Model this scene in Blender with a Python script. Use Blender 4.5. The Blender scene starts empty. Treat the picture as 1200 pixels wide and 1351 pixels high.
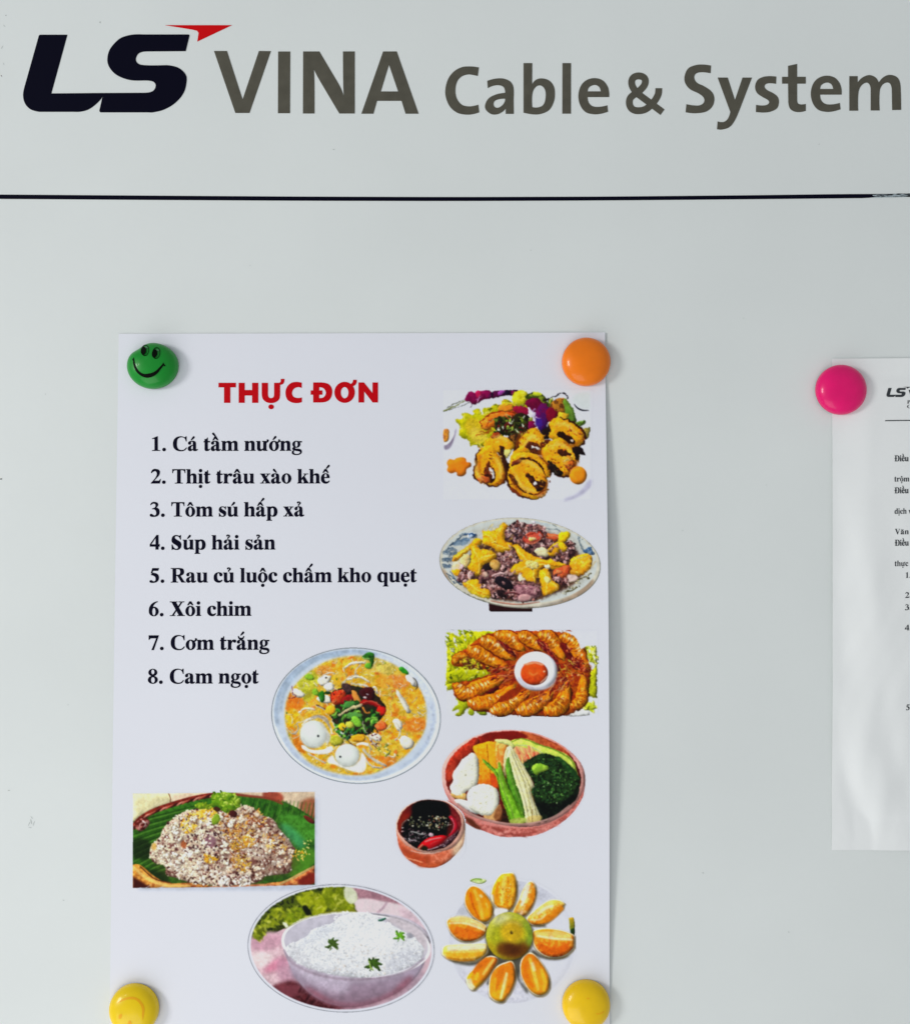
# A close view of a white steel notice board: printed company lettering along its top, an A3 menu poster and an
# A4 notice, held by round coloured magnets. 1 Blender unit = 10 cm. The board lies in the plane y = 0, its face towards -y.
import bpy, math
import numpy as np
from mathutils import Vector, Matrix
from mathutils.geometry import delaunay_2d_cdt

scene = bpy.context.scene
# ---------------------------------------------------------------- camera
PW, PH, FPX = 1200.0, 1351.0, 1300.0            # photo size and focal length in photo pixels
DIST, PITCH = 6.0, math.radians(2.3)
cam_data = bpy.data.cameras.new('camera')
cam_data.sensor_fit = 'HORIZONTAL'; cam_data.sensor_width = 36.0
cam_data.lens = 36.0 * FPX / PW
cam_data.clip_start = 0.05; cam_data.clip_end = 200
cam = bpy.data.objects.new('camera', cam_data); scene.collection.objects.link(cam)
CAM = Vector((0.0, -DIST * math.cos(PITCH), -DIST * math.sin(PITCH)))
cam.location = CAM
cam.rotation_euler = (math.pi / 2 + PITCH, 0, 0)
scene.camera = cam
MW = Matrix.Translation(CAM) @ Matrix.Rotation(math.pi / 2 + PITCH, 4, 'X')

# ---------------------------------------------------------------- room light and the window to the left
world = bpy.data.worlds.new('World'); scene.world = world; world.use_nodes = True
bg = world.node_tree.nodes['Background']
bg.inputs['Color'].default_value = (0.93, 0.97, 1.0, 1)
bg.inputs['Strength'].default_value = 0.395
def area(name, loc, target, sx, sy, watts, col):
    l = bpy.data.lights.new(name, 'AREA'); l.shape = 'RECTANGLE'; l.size = sx; l.size_y = sy; l.energy = watts; l.color = col
    o = bpy.data.objects.new(name, l); scene.collection.objects.link(o)
    o.location = loc
    o.rotation_euler = (Vector(target) - Vector(loc)).to_track_quat('-Z', 'Y').to_euler()
    return o
area('window_light', (-27.0, -19.0, 2.0), (0, 0, -0.5), 6.5, 8.5, 3950, (1.0, 0.985, 0.965))
area('low_fill_light', (-6.0, -8.5, -12.5), (-1, 0, -2.0), 13.0, 11.0, 860, (1.0, 0.985, 0.97))  # added soft fill, no real source; brightens the board towards the lower left
area('ceiling_lamp', (-8.0, -7.5, 2.2), (0, 0, 0), .4, .4, 26, (1.0, 0.98, 0.95))
scene.view_settings.view_transform = 'Standard'
scene.view_settings.look = 'None'
scene.view_settings.exposure = 0.05
scene.view_settings.gamma = 1.0
scene.cycles.max_bounces = 6
# ---------------------------------------------------------------- helpers
def tag(o, label=None, cat=None, group=None, kind=None):
    if label: o['label'] = label
    if cat: o['category'] = cat
    if group: o['group'] = group
    if kind: o['kind'] = kind
    return o
def empty(name, loc):
    o = bpy.data.objects.new(name, None); scene.collection.objects.link(o); o.location = loc; o.empty_display_size = .1
    return o
def link(name, me, mat, parent=None):
    """a mesh whose points are given in scene coordinates, hung under parent without moving"""
    o = bpy.data.objects.new(name, me); scene.collection.objects.link(o)
    if mat: me.materials.append(mat)
    if parent is not None:
        o.parent = parent; o.matrix_parent_inverse = Matrix.Translation(-Vector(parent.location))
    return o
def mesh(name, verts, faces, mat, parent=None, smooth=False):
    me = bpy.data.meshes.new(name); me.from_pydata([tuple(v) for v in verts], [], [tuple(f) for f in faces]); me.update()
    if smooth: me.polygons.foreach_set('use_smooth', [True] * len(me.polygons))
    return link(name, me, mat, parent)
def ray(px, py):
    """direction of the sight line through a photo point (used to place what was measured in the photograph)"""
    d = Vector(((px - PW / 2) / FPX, -(py - PH / 2) / FPX, -1.0))
    return (MW.to_3x3() @ d).normalized()
def plane(px, py, y=0.0):
    d = ray(px, py); t = (y - CAM.y) / d.y
    p = CAM + d * t
    return p.x, p.z
def planes(px, py, height=None):
    px = np.asarray(px, float); py = np.asarray(py, float)
    dx = (px - PW / 2) / FPX; dy = -(py - PH / 2) / FPX
    c, s = math.cos(PITCH), math.sin(PITCH)
    Y = c - dy * s * 1.0; Z = s + dy * c          # camera looks along +y tilted up by PITCH
    t = -CAM.y / Y
    for _ in range(4 if height else 0):           # follow the sight line onto the raised sheet
        t = (-CAM.y - height(CAM.x + dx * t, CAM.z + Z * t)) / Y
    return CAM.x + dx * t, CAM.z + Z * t
def srgb(c):
    c = np.asarray(c, float) / 255
    return np.where(c <= .04045, c / 12.92, ((c + .055) / 1.055) ** 2.4)
PAPER_LIGHT = 0.80                                  # how bright a white sheet shows under this light, for reading print colours
def ink(rgb):
    """surface colour of a printed or painted colour seen in the photograph"""
    return tuple(np.clip(srgb(rgb) / PAPER_LIGHT, 0.0008, .92)) + (1.0,)

def material(name, col, rough=.5, spec=.3, noise=None, bump=None, attr=None, coat=0):
    """noise = (scale, amount, detail) of slight colour unevenness; bump = (scale, strength, distance)"""
    m = bpy.data.materials.new(name); m.use_nodes = True
    nt = m.node_tree; b = nt.nodes['Principled BSDF']
    b.inputs['Base Color'].default_value = col
    b.inputs['Roughness'].default_value = rough
    b.inputs['Specular IOR Level'].default_value = spec
    b.inputs['Coat Weight'].default_value = coat; b.inputs['Coat Roughness'].default_value = .12
    tc = nt.nodes.new('ShaderNodeTexCoord')
    src = None
    if attr:
        a = nt.nodes.new('ShaderNodeAttribute'); a.attribute_name = attr; src = a.outputs['Color']
    if noise:
        n = nt.nodes.new('ShaderNodeTexNoise'); n.inputs['Scale'].default_value = noise[0]; n.inputs['Detail'].default_value = noise[2]
        nt.links.new(tc.outputs['Object'], n.inputs['Vector'])
        r = nt.nodes.new('ShaderNodeMapRange'); r.inputs['From Min'].default_value = .25; r.inputs['From Max'].default_value = .75
        r.inputs['To Min'].default_value = 1 - noise[1]; r.inputs['To Max'].default_value = 1 + noise[1]
        nt.links.new(n.outputs['Fac'], r.inputs['Value'])
        mx = nt.nodes.new('ShaderNodeVectorMath'); mx.operation = 'SCALE'
        if src: nt.links.new(src, mx.inputs[0])
        else: mx.inputs[0].default_value = col[:3]
        nt.links.new(r.outputs['Result'], mx.inputs['Scale']); src = mx.outputs['Vector']
    if src: nt.links.new(src, b.inputs['Base Color'])
    if bump:
        n = nt.nodes.new('ShaderNodeTexNoise'); n.inputs['Scale'].default_value = bump[0]; n.inputs['Detail'].default_value = 3
        nt.links.new(tc.outputs['Object'], n.inputs['Vector'])
        bp = nt.nodes.new('ShaderNodeBump'); bp.inputs['Strength'].default_value = bump[1]; bp.inputs['Distance'].default_value = bump[2]
        nt.links.new(n.outputs['Fac'], bp.inputs['Height']); nt.links.new(bp.outputs['Normal'], b.inputs['Normal'])
    return m
# ---------------------------------------------------------------- ink painter for the printed dish photographs
# (fills the colour of each point of a finely divided printed patch; numpy only)
WHITE = np.array((213., 215., 224.))

def spline(pts, closed=True, corner=None, step=0.25):
    """points -> dense polyline; corner[i] True keeps a sharp corner"""
    n = len(pts)
    pts = [np.array(p, float) for p in pts]
    corner = corner or [False] * n
    tang = []
    for i in range(n):
        a = pts[i - 1] if (closed or i > 0) else pts[i]
        b = pts[(i + 1) % n] if (closed or i < n - 1) else pts[i]
        t = b - a
        L = math.hypot(*t) or 1.0
        tang.append(t / L)
    out = []
    for i in range(n if closed else n - 1):
        j = (i + 1) % n
        p, q = pts[i], pts[j]
        d = math.hypot(*(q - p))
        if d < 1e-9:
            continue
        if corner[i] and corner[j]:
            out.append(p); continue
        h1 = p + tang[i] * d / 3 if not corner[i] else None
        h2 = q - tang[j] * d / 3 if not corner[j] else None
        if h1 is None: h1 = p + (h2 - p) * 0.5
        if h2 is None: h2 = q + (h1 - q) * 0.5
        k = max(3, min(9, int(d / step)))
        for s in range(k):
            t = s / k
            out.append(p * (1 - t) ** 3 + h1 * 3 * t * (1 - t) ** 2 + h2 * 3 * t * t * (1 - t) + q * t ** 3)
    if not closed:
        out.append(pts[-1])
    return out

def parse(s):
    pts, cor = [], []
    for tok in s.split():
        c = tok[0] == '!'
        x, y = tok.lstrip('!').split(',')
        pts.append((float(x), float(y))); cor.append(c)
    return pts, cor

def value_noise(h, w, cell, rng):
    gh, gw = int(h / cell) + 3, int(w / cell) + 3
    g = rng.random((gh, gw))
    y = np.arange(h) / cell; x = np.arange(w) / cell
    yi = y.astype(int); xi = x.astype(int)
    fy = (y - yi); fx = (x - xi)
    fy = (fy * fy * (3 - 2 * fy))[:, None]; fx = (fx * fx * (3 - 2 * fx))[None, :]
    a = g[yi][:, xi]; b = g[yi][:, xi + 1]; c = g[yi + 1][:, xi]; d = g[yi + 1][:, xi + 1]
    return (a * (1 - fx) + b * fx) * (1 - fy) + (c * (1 - fx) + d * fx) * fy

class Print:
    SS = 3.0
    def __init__(self, ox, oy, zoom, box, seed=1, bg=None):
        """ox, oy, zoom: local drawing coordinates; box: local extent (x0, y0, x1, y1)"""
        self.z = zoom
        self.box = box
        self.ox, self.oy = ox, oy
        self.k = self.SS / zoom                      # fine cells per local unit
        self.W = int(round((box[2] - box[0]) * self.k / 2)) * 2
        self.H = int(round((box[3] - box[1]) * self.k / 2)) * 2
        self.rgb = np.tile(WHITE if bg is None else np.array(bg, float), (self.H, self.W, 1))
        self.a = np.zeros((self.H, self.W)) if bg is None else np.ones((self.H, self.W))
        self.rng = np.random.default_rng(seed)
        self.n1 = value_noise(self.H, self.W, 3.2 * self.SS, self.rng)
        self.n2 = value_noise(self.H, self.W, 1.1 * self.SS, self.rng)
        self.n3 = value_noise(self.H, self.W, 9 * self.SS, self.rng)
        self.clip = None
        self.vol = .5
    def T(self, pts):
        p = np.asarray(pts, float)
        return np.stack([(p[:, 0] - self.box[0]) * self.k, (p[:, 1] - self.box[1]) * self.k], 1)
    def mask(self, P, soft=0.0):
        x0 = max(0, int(P[:, 0].min() - soft - 1)); x1 = min(self.W, int(P[:, 0].max() + soft + 2))
        y0 = max(0, int(P[:, 1].min() - soft - 1)); y1 = min(self.H, int(P[:, 1].max() + soft + 2))
        if x1 <= x0 or y1 <= y0: return None
        X = np.arange(x0, x1) + .5
        m = np.zeros((y1 - y0, x1 - x0))
        Q = np.roll(P, -1, 0)
        for yy in range(y0, y1):
            y = yy + .5
            c = (P[:, 1] <= y) != (Q[:, 1] <= y)
            if c.any():
                xs = np.sort(P[c, 0] + (y - P[c, 1]) * (Q[c, 0] - P[c, 0]) / (Q[c, 1] - P[c, 1]))
                m[yy - y0] = np.searchsorted(xs, X) % 2
        if soft > 0:
            r = max(1, int(round(soft)))
            m = self.blur(m, r)
        return m, x0, y0, x1, y1
    def blur(self, m, r):
        for ax in (0, 1):
            for _ in range(2):
                pad = [(0, 0), (0, 0)]; pad[ax] = (r, r)
                c = np.cumsum(np.pad(m, pad), axis=ax)
                n = m.shape[ax]
                top = np.take(c, np.arange(2 * r, 2 * r + n), axis=ax)
                z = np.zeros_like(np.take(c, [0], axis=ax))
                low = np.concatenate([z, np.take(c, np.arange(0, n - 1), axis=ax)], axis=ax)
                m = (top - low) / (2 * r + 1)
        return m
    def soften(self, amt=.72, tone=.10):
        """the slight softness and uneven tone of a photograph printed on paper"""
        for i in range(3):
            self.rgb[..., i] = self.rgb[..., i] * (1 - amt) + self.blur(self.rgb[..., i], 2) * amt
        pale = np.clip((self.rgb.min(-1) - 170) / 40, 0, 1)
        n = value_noise(self.H, self.W, 7 * self.SS, self.rng) * .6 + value_noise(self.H, self.W, 3 * self.SS, self.rng) * .4
        self.rgb = np.clip(self.rgb * (1 + tone * 2 * (n - .5) * (1 - pale))[..., None], 0, 250)
        self.rgb = np.where(self.rgb > 222, 222 + (self.rgb - 222) * .55, self.rgb)      # paper white is the lightest ink
    def fill(self, P, col, soft=0, alpha=1.0, to=None, ang=0.0, mot=None, ma=.5, mt=0.5, tex=0.08, vol=None):
        r = self.mask(P, soft * self.SS)
        if r is None: return
        m, x0, y0, x1, y1 = r
        if self.clip is not None: m = m * self.clip[y0:y1, x0:x1]
        m = m * alpha
        c = np.empty((y1 - y0, x1 - x0, 3)); c[:] = col
        if to is not None:
            d = np.array((math.cos(ang), math.sin(ang)))
            pr = P @ d
            Y, X = np.mgrid[y0:y1, x0:x1]
            t = ((X * d[0] + Y * d[1]) - pr.min()) / (np.ptp(pr) + 1e-6)
            t = np.clip(t, 0, 1)[..., None]
            c = c * (1 - t) + np.array(to, float) * t
        n1 = self.n1[y0:y1, x0:x1]; n2 = self.n2[y0:y1, x0:x1]
        if mot is not None:
            t = np.clip(((n1 * .6 + n2 * .4) - mt) * 9 + .5, 0, 1)[..., None] * ma
            c = c * (1 - t) + np.array(mot, float) * t
        c = c * (1 + tex * 1.2 * (n2 - .5) + tex * 1.4 * (n1 - .5))[..., None]
        v = self.vol if vol is None else vol
        if v and soft == 0:                                # rounded pieces: lit from the upper left, darker at the rim
            side = min(x1 - x0, y1 - y0)
            if side > 5:
                r_ = int(np.clip(side * .13, 1, 9))
                b = self.blur(r[0], r_)
                d = max(1, r_ // 2 + 1)
                up = np.pad(b, d)[:-2 * d, :-2 * d]; dn = np.pad(b, d)[2 * d:, 2 * d:]
                c = c * np.clip(1 + v * (1.15 * (dn - up)) - v * .9 * (1 - b) + v * .12, .3, 1.5)[..., None]
        m3 = m[..., None]
        self.rgb[y0:y1, x0:x1] = self.rgb[y0:y1, x0:x1] * (1 - m3) + c * m3
        self.a[y0:y1, x0:x1] = 1 - (1 - self.a[y0:y1, x0:x1]) * (1 - m)
    def P(self, s, col, **k):
        pts, cor = parse(s)
        self.fill(self.T(spline(pts, True, cor, 4)), col, **k)
    def oval(self, cx, cy, rx, ry, rot=0):
        t = np.linspace(0, 2 * math.pi, max(12, min(120, int(max(rx, ry) * self.k * 1.5))), endpoint=False)
        r = math.radians(rot)
        x = rx * np.cos(t); y = ry * np.sin(t)
        return np.stack([cx + x * math.cos(r) - y * math.sin(r), cy + x * math.sin(r) + y * math.cos(r)], 1)
    def E(self, cx, cy, rx, ry, col, rot=0, **k):
        self.fill(self.T(self.oval(cx, cy, rx, ry, rot)), col, **k)
    def S(self, s, w0, col, w1=None, wm=None, cap=0, **k):
        pts = parse(s)[0] if isinstance(s, str) else s
        if len(pts) > 2: pts = spline(pts, False, None, 4)
        p = np.asarray(pts, float)
        d = np.gradient(p, axis=0); d /= (np.hypot(d[:, 0], d[:, 1])[:, None] + 1e-9)
        nrm = np.stack([-d[:, 1], d[:, 0]], 1)
        t = np.linspace(0, 1, len(p))
        w1 = w0 if w1 is None else w1
        w = (w0 * (1 - t) + w1 * t) / 2
        if wm is not None: w = w + np.sin(t * math.pi) * (wm / 2 - (w0 + w1) / 4)
        if cap: w = w * np.sqrt(np.clip(np.concatenate([[0.02], t[1:]]) / cap, 0, 1) * np.clip((1.02 - t) / cap, 0, 1))
        poly = np.concatenate([p + nrm * w[:, None], (p - nrm * w[:, None])[::-1]])
        self.fill(self.T(poly), col, **k)
    def inside(self, s):
        m = self.mask(self.T(spline(*((parse(s)[0]), True, parse(s)[1], 4))))
        full = np.zeros((self.H, self.W))
        if m: full[m[2]:m[4], m[1]:m[3]] = m[0]
        return full
    def scat(self, region, n, L, w, cols, curl=.6, ang=None, spread=math.pi, **k):
        full = self.inside(region) if isinstance(region, str) else region
        ys, xs = np.nonzero(full > .5)
        if len(xs) == 0: return
        k.setdefault('tex', .05)
        for _ in range(n):
            i = self.rng.integers(len(xs))
            x = xs[i] / self.k + self.box[0]; y = ys[i] / self.k + self.box[1]
            a = (self.rng.random() * 2 - 1) * spread + (0 if ang is None else ang)
            l = L[0] + (L[1] - L[0]) * self.rng.random(); ww = w[0] + (w[1] - w[0]) * self.rng.random()
            b = a + curl * (self.rng.random() * 2 - 1)
            c = cols[self.rng.integers(len(cols))]
            p = [(x - math.cos(a) * l / 2, y - math.sin(a) * l / 2), (x, y), (x + math.cos(b) * l / 2, y + math.sin(b) * l / 2)]
            self.S(p, ww * .55, c, w1=ww * .4, wm=ww * 1.15, **k)
    def warp(self, amp, cell=4.0, keep=None, region=None):
        """ragged edges: every point takes its ink from a spot a little way off"""
        A = amp * self.SS
        f = []
        for _ in range(2):
            n = value_noise(self.H, self.W, cell * self.SS, self.rng) - .5
            n = n + .6 * (value_noise(self.H, self.W, cell * self.SS * .42, self.rng) - .5)
            f.append(n * 2 * A)
        m = np.ones((self.H, self.W)) if region is None else self.inside(region)
        Y, X = np.mgrid[0:self.H, 0:self.W]
        yy = np.clip(np.round(Y + f[0] * m), 0, self.H - 1).astype(int); xx = np.clip(np.round(X + f[1] * m), 0, self.W - 1).astype(int)
        self.rgb = self.rgb[yy, xx]
        if keep is None: self.a = self.a[yy, xx]
    def grain(self, amp, cell=2.0, region=None, tone=0.0):
        """small printed lights and darks of uneven food"""
        n = value_noise(self.H, self.W, cell * self.SS, self.rng) + .5 * value_noise(self.H, self.W, cell * self.SS * .45, self.rng)
        e = (np.roll(n, 2, 0) - n) + (np.roll(n, 2, 1) - n)
        e = e / (e.std() + 1e-6)
        m = self.a if region is None else self.inside(region)
        mx = self.rgb.max(-1); mn = self.rgb.min(-1)
        pale = np.clip((mn - 150) / 50, 0, 1)              # paper and china stay smooth
        f = np.clip(1 + .46 * amp * e * m * (1 - .85 * pale), .25, 1.9)[..., None]
        self.rgb = np.clip(self.rgb * f, 0, 250)
    def clipto(self, s):
        self.clip = None if s is None else (self.inside(s) if isinstance(s, str) else s)
    def clip_oval(self, *a):
        m, x0, y0, x1, y1 = self.mask(self.T(self.oval(*a)))
        f = np.zeros((self.H, self.W)); f[y0:y1, x0:x1] = m
        self.clip = f
    def result(self):
        """colour (0-255) and coverage at half the painting resolution"""
        def half(v): return (v[0::2, 0::2] + v[1::2, 0::2] + v[0::2, 1::2] + v[1::2, 1::2]) / 4
        rgb = np.stack([half(self.rgb[..., i]) for i in range(3)], -1)
        a = half(self.a)
        return np.clip(rgb, 0, 255), a
    def pixel(self, i, j):
        """photo pixel of result cell (row i, column j)"""
        x = ((j + .5) * 2) / self.k + self.box[0]; y = ((i + .5) * 2) / self.k + self.box[1]
        return self.ox + x / self.z, self.oy + y / self.z
# ---------------------------------------------------------------- the nine printed dish photographs
def dish_squid():
    g = Print(570, 500, 5.217, (60, 60, 1110, 850), 3)
    g.P("!75,75 !1090,75 !1090,830 !75,830", (216, 218, 226), soft=.8, tex=.006, vol=0)
    g.P("905,835 980,800 1040,750 1092,690 !1092,740 !1040,790 !960,832", (178, 176, 198), soft=1.2, tex=.02)
    g.P("!1090,90 1000,95 960,140 985,175 1030,205 !1090,212", (208, 216, 216), soft=2, tex=.01)
    g.S("975,172 1000,200 1035,215 1078,216", 3, (20, 20, 34), wm=10)
    # orchids along the top
    g.S("75,222 140,192 230,150", 9, (150, 160, 60), w1=5)
    g.S("75,224 150,200 260,165", 3, (60, 70, 40))
    g.S("100,200 160,168 225,140", 3, (70, 80, 30))
    g.S("262,200 275,178 280,160", 4, (40, 20, 40))
    g.P("228,120 262,88 300,95 352,76 412,92 415,128 350,142 315,165 285,176 262,158 230,156", (122, 8, 66), mot=(70, 0, 40), mt=.6)
    g.P("300,90 330,80 335,120 310,130", (165, 20, 70)); g.S("310,165 318,130 335,110", 10, (214, 150, 190), w1=3)
    g.S("300,140 330,128 345,122", 6, (190, 110, 170))
    g.P("385,110 420,88 470,78 588,76 580,104 500,114 400,132", (84, 10, 60), mot=(25, 8, 30), mt=.5, ma=.9)
    g.P("460,85 500,80 480,110 455,112", (150, 60, 150)); g.P("500,84 530,82 520,108 500,110", (24, 14, 40)); g.S("540,86 560,90 545,104", 9, (150, 20, 90))
    # lettuce
    L = "162,282 195,275 212,262 205,236 240,230 275,250 288,240 280,220 320,203 345,240 352,200 400,195 430,172 470,178 480,150 520,143 560,165 552,110 600,78 645,88 665,130 720,220 640,330 520,380 400,420 340,470 318,478 300,455 262,462 250,420 205,405 182,372 192,330"
    g.P(L, (190, 182, 14), mot=(146, 148, 8), ma=.8, mt=.52, tex=.12)
    g.clipto(L)
    g.scat(L, 70, (25, 80), (5, 13), [(218, 206, 60), (206, 196, 20), (130, 140, 10), (228, 214, 110), (160, 160, 0)], soft=.3, alpha=.8)
    g.scat("350,190 540,140 560,230 380,270", 30, (20, 55), (5, 9), [(90, 90, 5), (120, 110, 10), (200, 170, 20), (60, 70, 5)])
    g.clipto(None)
    g.P("560,170 550,130 570,95 610,78 650,95 655,140 625,190", (200, 190, 20), mot=(222, 212, 90), mt=.55)
    g.P("225,300 270,270 340,300 360,360 300,400 240,370", (214, 178, 30), soft=1.5, alpha=.8)
    g.P("260,350 300,330 345,360 380,400 330,440 270,420", (226, 196, 70), soft=1.5, alpha=.7)
    # carved orange and tomato
    g.P("335,300 370,262 450,225 560,215 585,250 500,290 430,330 360,352", (226, 128, 22), to=(206, 70, 20), ang=0, mot=(236, 160, 60), mt=.6)
    g.S("345,330 335,295 380,255 460,222 570,232", 9, (196, 60, 14), w1=14)
    g.S("365,330 400,285 470,262 560,270", 8, (204, 66, 20)); g.S("390,300 450,262 540,250", 6, (240, 180, 90))
    g.P("455,190 500,165 550,175 545,215 470,220", (226, 130, 30), mot=(200, 160, 20)); g.S("500,180 545,170 590,200", 10, (220, 190, 30))
    g.S("300,385 350,380 420,350", 10, (214, 110, 26), w1=4); g.S("320,360 370,365 410,345", 5, (190, 80, 20))
    # greens behind the orchid
    g.P("635,125 670,100 715,92 765,112 800,170 835,215 800,240 740,215 690,150", (120, 138, 30), mot=(40, 50, 10), ma=.9, mt=.5)
    g.S("640,125 690,98 760,112 795,150", 7, (42, 50, 12)); g.P("690,100 730,92 755,110 715,118", (178, 190, 40))
    g.scat("770,130 860,170 870,240 800,240", 26, (18, 40), (6, 13), [(20, 22, 12), (60, 80, 20), (160, 170, 60), (34, 20, 20)])
    g.S("785,148 830,122 870,108", 4, (20, 18, 20)); g.S("845,122 868,99 905,98 928,118 930,138", 6, (28, 24, 30))
    g.P("818,165 865,130 925,140 935,190 905,235 850,232 815,195", (176, 112, 30), mot=(60, 30, 14), ma=.85, mt=.53, tex=.2)
    g.P("905,135 950,180 978,225 985,300 950,296 905,260 915,210", (104, 142, 40), to=(70, 110, 30), ang=1.5)
    g.S("935,175 960,230 968,290", 4, (160, 190, 90)); g.P("955,310 1000,292 1052,293 1020,325 990,335", (92, 128, 36)); g.S("975,312 1045,296", 4, (30, 40, 20))
    g.P("1028,352 1080,332 1086,350 1070,405 1045,405", (150, 130, 50), mot=(60, 70, 20), mt=.5); g.P("860,235 930,240 930,275 880,285", (226, 196, 40), mot=(200, 120, 20))
    # big orchid
    g.P("640,160 680,135 720,130 760,165 770,210 715,240 672,210", (102, 6, 46), mot=(70, 0, 40))
    g.P("715,225 755,165 800,190 835,220 825,268 790,320 762,372 728,350 700,300", (88, 12, 70), to=(44, 14, 100), ang=1.6, mot=(110, 0, 50), mt=.6)
    g.P("790,200 860,225 862,262 810,300", (110, 8, 34)); g.P("552,196 600,185 670,210 668,245 600,240 560,222", (146, 18, 44), mot=(110, 0, 60), mt=.5)
    g.P("612,372 640,318 680,285 712,318 690,350 655,388 625,395", (118, 4, 62), mot=(160, 30, 90), mt=.62)
    g.P("624,272 640,248 672,236 690,246 685,266 660,285 632,286", (236, 232, 242), mot=(190, 170, 220), mt=.6)
    g.P("655,195 672,198 690,222 712,235 706,258 720,305 708,322 700,290 690,262 672,240", (226, 218, 240)); g.S("700,262 730,268 748,262", 7, (214, 200, 236)); g.P("712,280 745,268 760,310 735,338 715,318", (60, 26, 130), soft=.6)
    g.S("690,232 706,205 712,220", 5, (196, 160, 220)); g.E(672, 266, 12, 9, (176, 190, 90))
    # herbs in the middle
    g.P("560,250 650,240 660,290 640,350 590,370 540,330", (30, 26, 12), tex=.3)
    g.P("430,272 500,262 560,300 640,290 655,350 620,390 560,400 480,380 440,360", (60, 66, 20), mot=(18, 20, 10), ma=.9, mt=.48)
    g.scat("430,272 500,258 640,270 655,350 620,395 560,400 480,385 440,360", 60, (16, 46), (7, 17), [(18, 18, 10), (110, 134, 36), (150, 170, 60), (206, 214, 190), (50, 60, 16), (40, 14, 14), (90, 20, 20)])
    g.P("748,372 800,320 815,300 820,360 800,410 770,410", (28, 16, 14), tex=.3)
    g.P("520,395 600,385 600,470 575,500 530,440", (50, 28, 14), mot=(190, 120, 40), mt=.6)
    Y = (230, 166, 20); M = (206, 122, 16); D = (66, 26, 10)
    def body(s, **k):
        g.P(s, Y, mot=M, ma=.75, mt=.55, tex=.12, **k)
    def rim(s, w=9, c=D): g.S(s, w * .5, c, w1=w * .5, wm=w * 1.3)
    body("355,452 385,405 450,380 520,410 565,450 550,490 500,520 440,500 380,480")
    g.P("400,400 440,365 470,385 420,410", (140, 50, 20)); rim("370,470 350,490 340,480")
    g.P("460,470 485,460 500,500 512,560 530,600 515,650 485,560", (44, 20, 10), tex=.3); g.P("498,490 545,484 540,510 515,545 502,530", (208, 196, 110))
    body("298,530 322,490 370,460 420,470 455,520 480,570 502,650 492,705 450,742 400,738 330,705 292,680 287,630 300,580")
    rim("322,488 300,530 302,580 287,625 294,680 340,712", 13); rim("455,500 485,560 508,640 495,705 450,742", 14); rim("340,712 400,738 450,742", 9)
    g.P("352,655 360,610 400,598 432,640 430,690 400,718 365,700", (120, 44, 16), mot=(40, 14, 8), ma=.9); g.P("385,615 408,612 428,655 420,690 408,655", (222, 220, 222)); g.P("310,690 360,665 400,700 370,722", (206, 100, 40), mot=(120, 40, 20))
    g.P("385,560 400,575 395,610 370,640", (90, 34, 14))
    # centre top ring
    body("592,432 620,395 700,338 745,370 780,425 765,470 790,540 740,520 660,510 600,520 545,590 530,560 560,500 598,470")
    g.P("640,455 680,430 750,470 750,515 700,522 665,490", (60, 24, 14), mot=(120, 50, 20)); g.S("686,470 712,470 742,492", 20, (226, 222, 220), w1=12)
    g.P("745,440 780,420 815,425 790,460 755,475", (70, 26, 12), tex=.3); rim("600,430 575,480 560,500", 12)
    # centre bottom ring
    body("525,600 545,545 600,505 700,515 770,565 812,630 806,672 790,700 795,745 765,805 700,832 620,812 560,785 525,730 517,665")
    rim("530,585 517,660 525,730 570,785 620,812 700,830", 12); rim("740,535 790,585 815,640 795,680", 16)
    rim("545,600 590,560 650,547 715,570 760,620 785,690", 12); rim("530,650 560,700 610,760 700,795 740,785", 9)
    g.P("530,655 560,665 588,720 570,730 545,705", (40, 16, 8), tex=.3); g.P("548,590 580,560 612,560 580,592", (120, 44, 30), mot=D)
    g.P("648,652 690,668 722,705 775,700 775,750 730,775 700,745 665,700", (44, 18, 12), mot=(110, 50, 20), mt=.62); g.E(706, 718, 14, 13, (224, 218, 216)); g.E(735, 700, 10, 8, (226, 160, 40))
    g.P("540,745 590,780 615,812 570,790", (120, 46, 16)); g.P("722,795 800,755 785,790 745,822", (220, 170, 100), mot=(190, 110, 40)); rim("725,800 740,782 800,758", 7)
    # right rings
    body("808,300 845,272 890,272 960,300 1030,355 1050,392 1040,440 1010,470 950,450 880,425 800,400 812,350")
    rim("880,268 960,290 1030,350 1052,395 1038,445 1005,475", 13); g.P("858,385 885,360 930,385 968,405 985,440 950,445 900,415", (34, 14, 8), tex=.3); g.E(965, 424, 12, 10, (214, 200, 190))
    g.scat("940,320 1040,370 1040,440 960,420", 18, (8, 20), (6, 11), [(190, 80, 20), (150, 60, 20), (226, 110, 20)])
    body("750,495 800,440 870,405 950,455 1005,475 1010,545 985,600 955,648 900,672 850,655 805,600 760,540")
    g.P("865,490 905,488 955,520 925,545 880,528", (56, 22, 12), tex=.3); g.P("795,560 835,585 895,640 885,665 835,655 805,620", (26, 16, 14), mot=(90, 80, 60), mt=.64); g.P("965,470 1015,470 1055,522 1010,520 1000,560 975,520", (22, 12, 14))
    g.P("890,560 915,530 960,540 965,575 915,600", (224, 160, 40), mot=(160, 70, 20)); g.S("900,575 920,560 950,558", 6, (244, 214, 120)); rim("850,662 905,675 955,650 985,600", 10); g.P("915,590 970,560 985,590 950,640 920,625", (200, 96, 26), mot=(90, 34, 20), ma=.9)
    g.scat("760,400 870,400 960,450 1000,500 980,640 900,660 780,560", 44, (8, 24), (5, 10), [(190, 90, 16), (150, 66, 16), (240, 186, 60), (110, 40, 14)])
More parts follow.
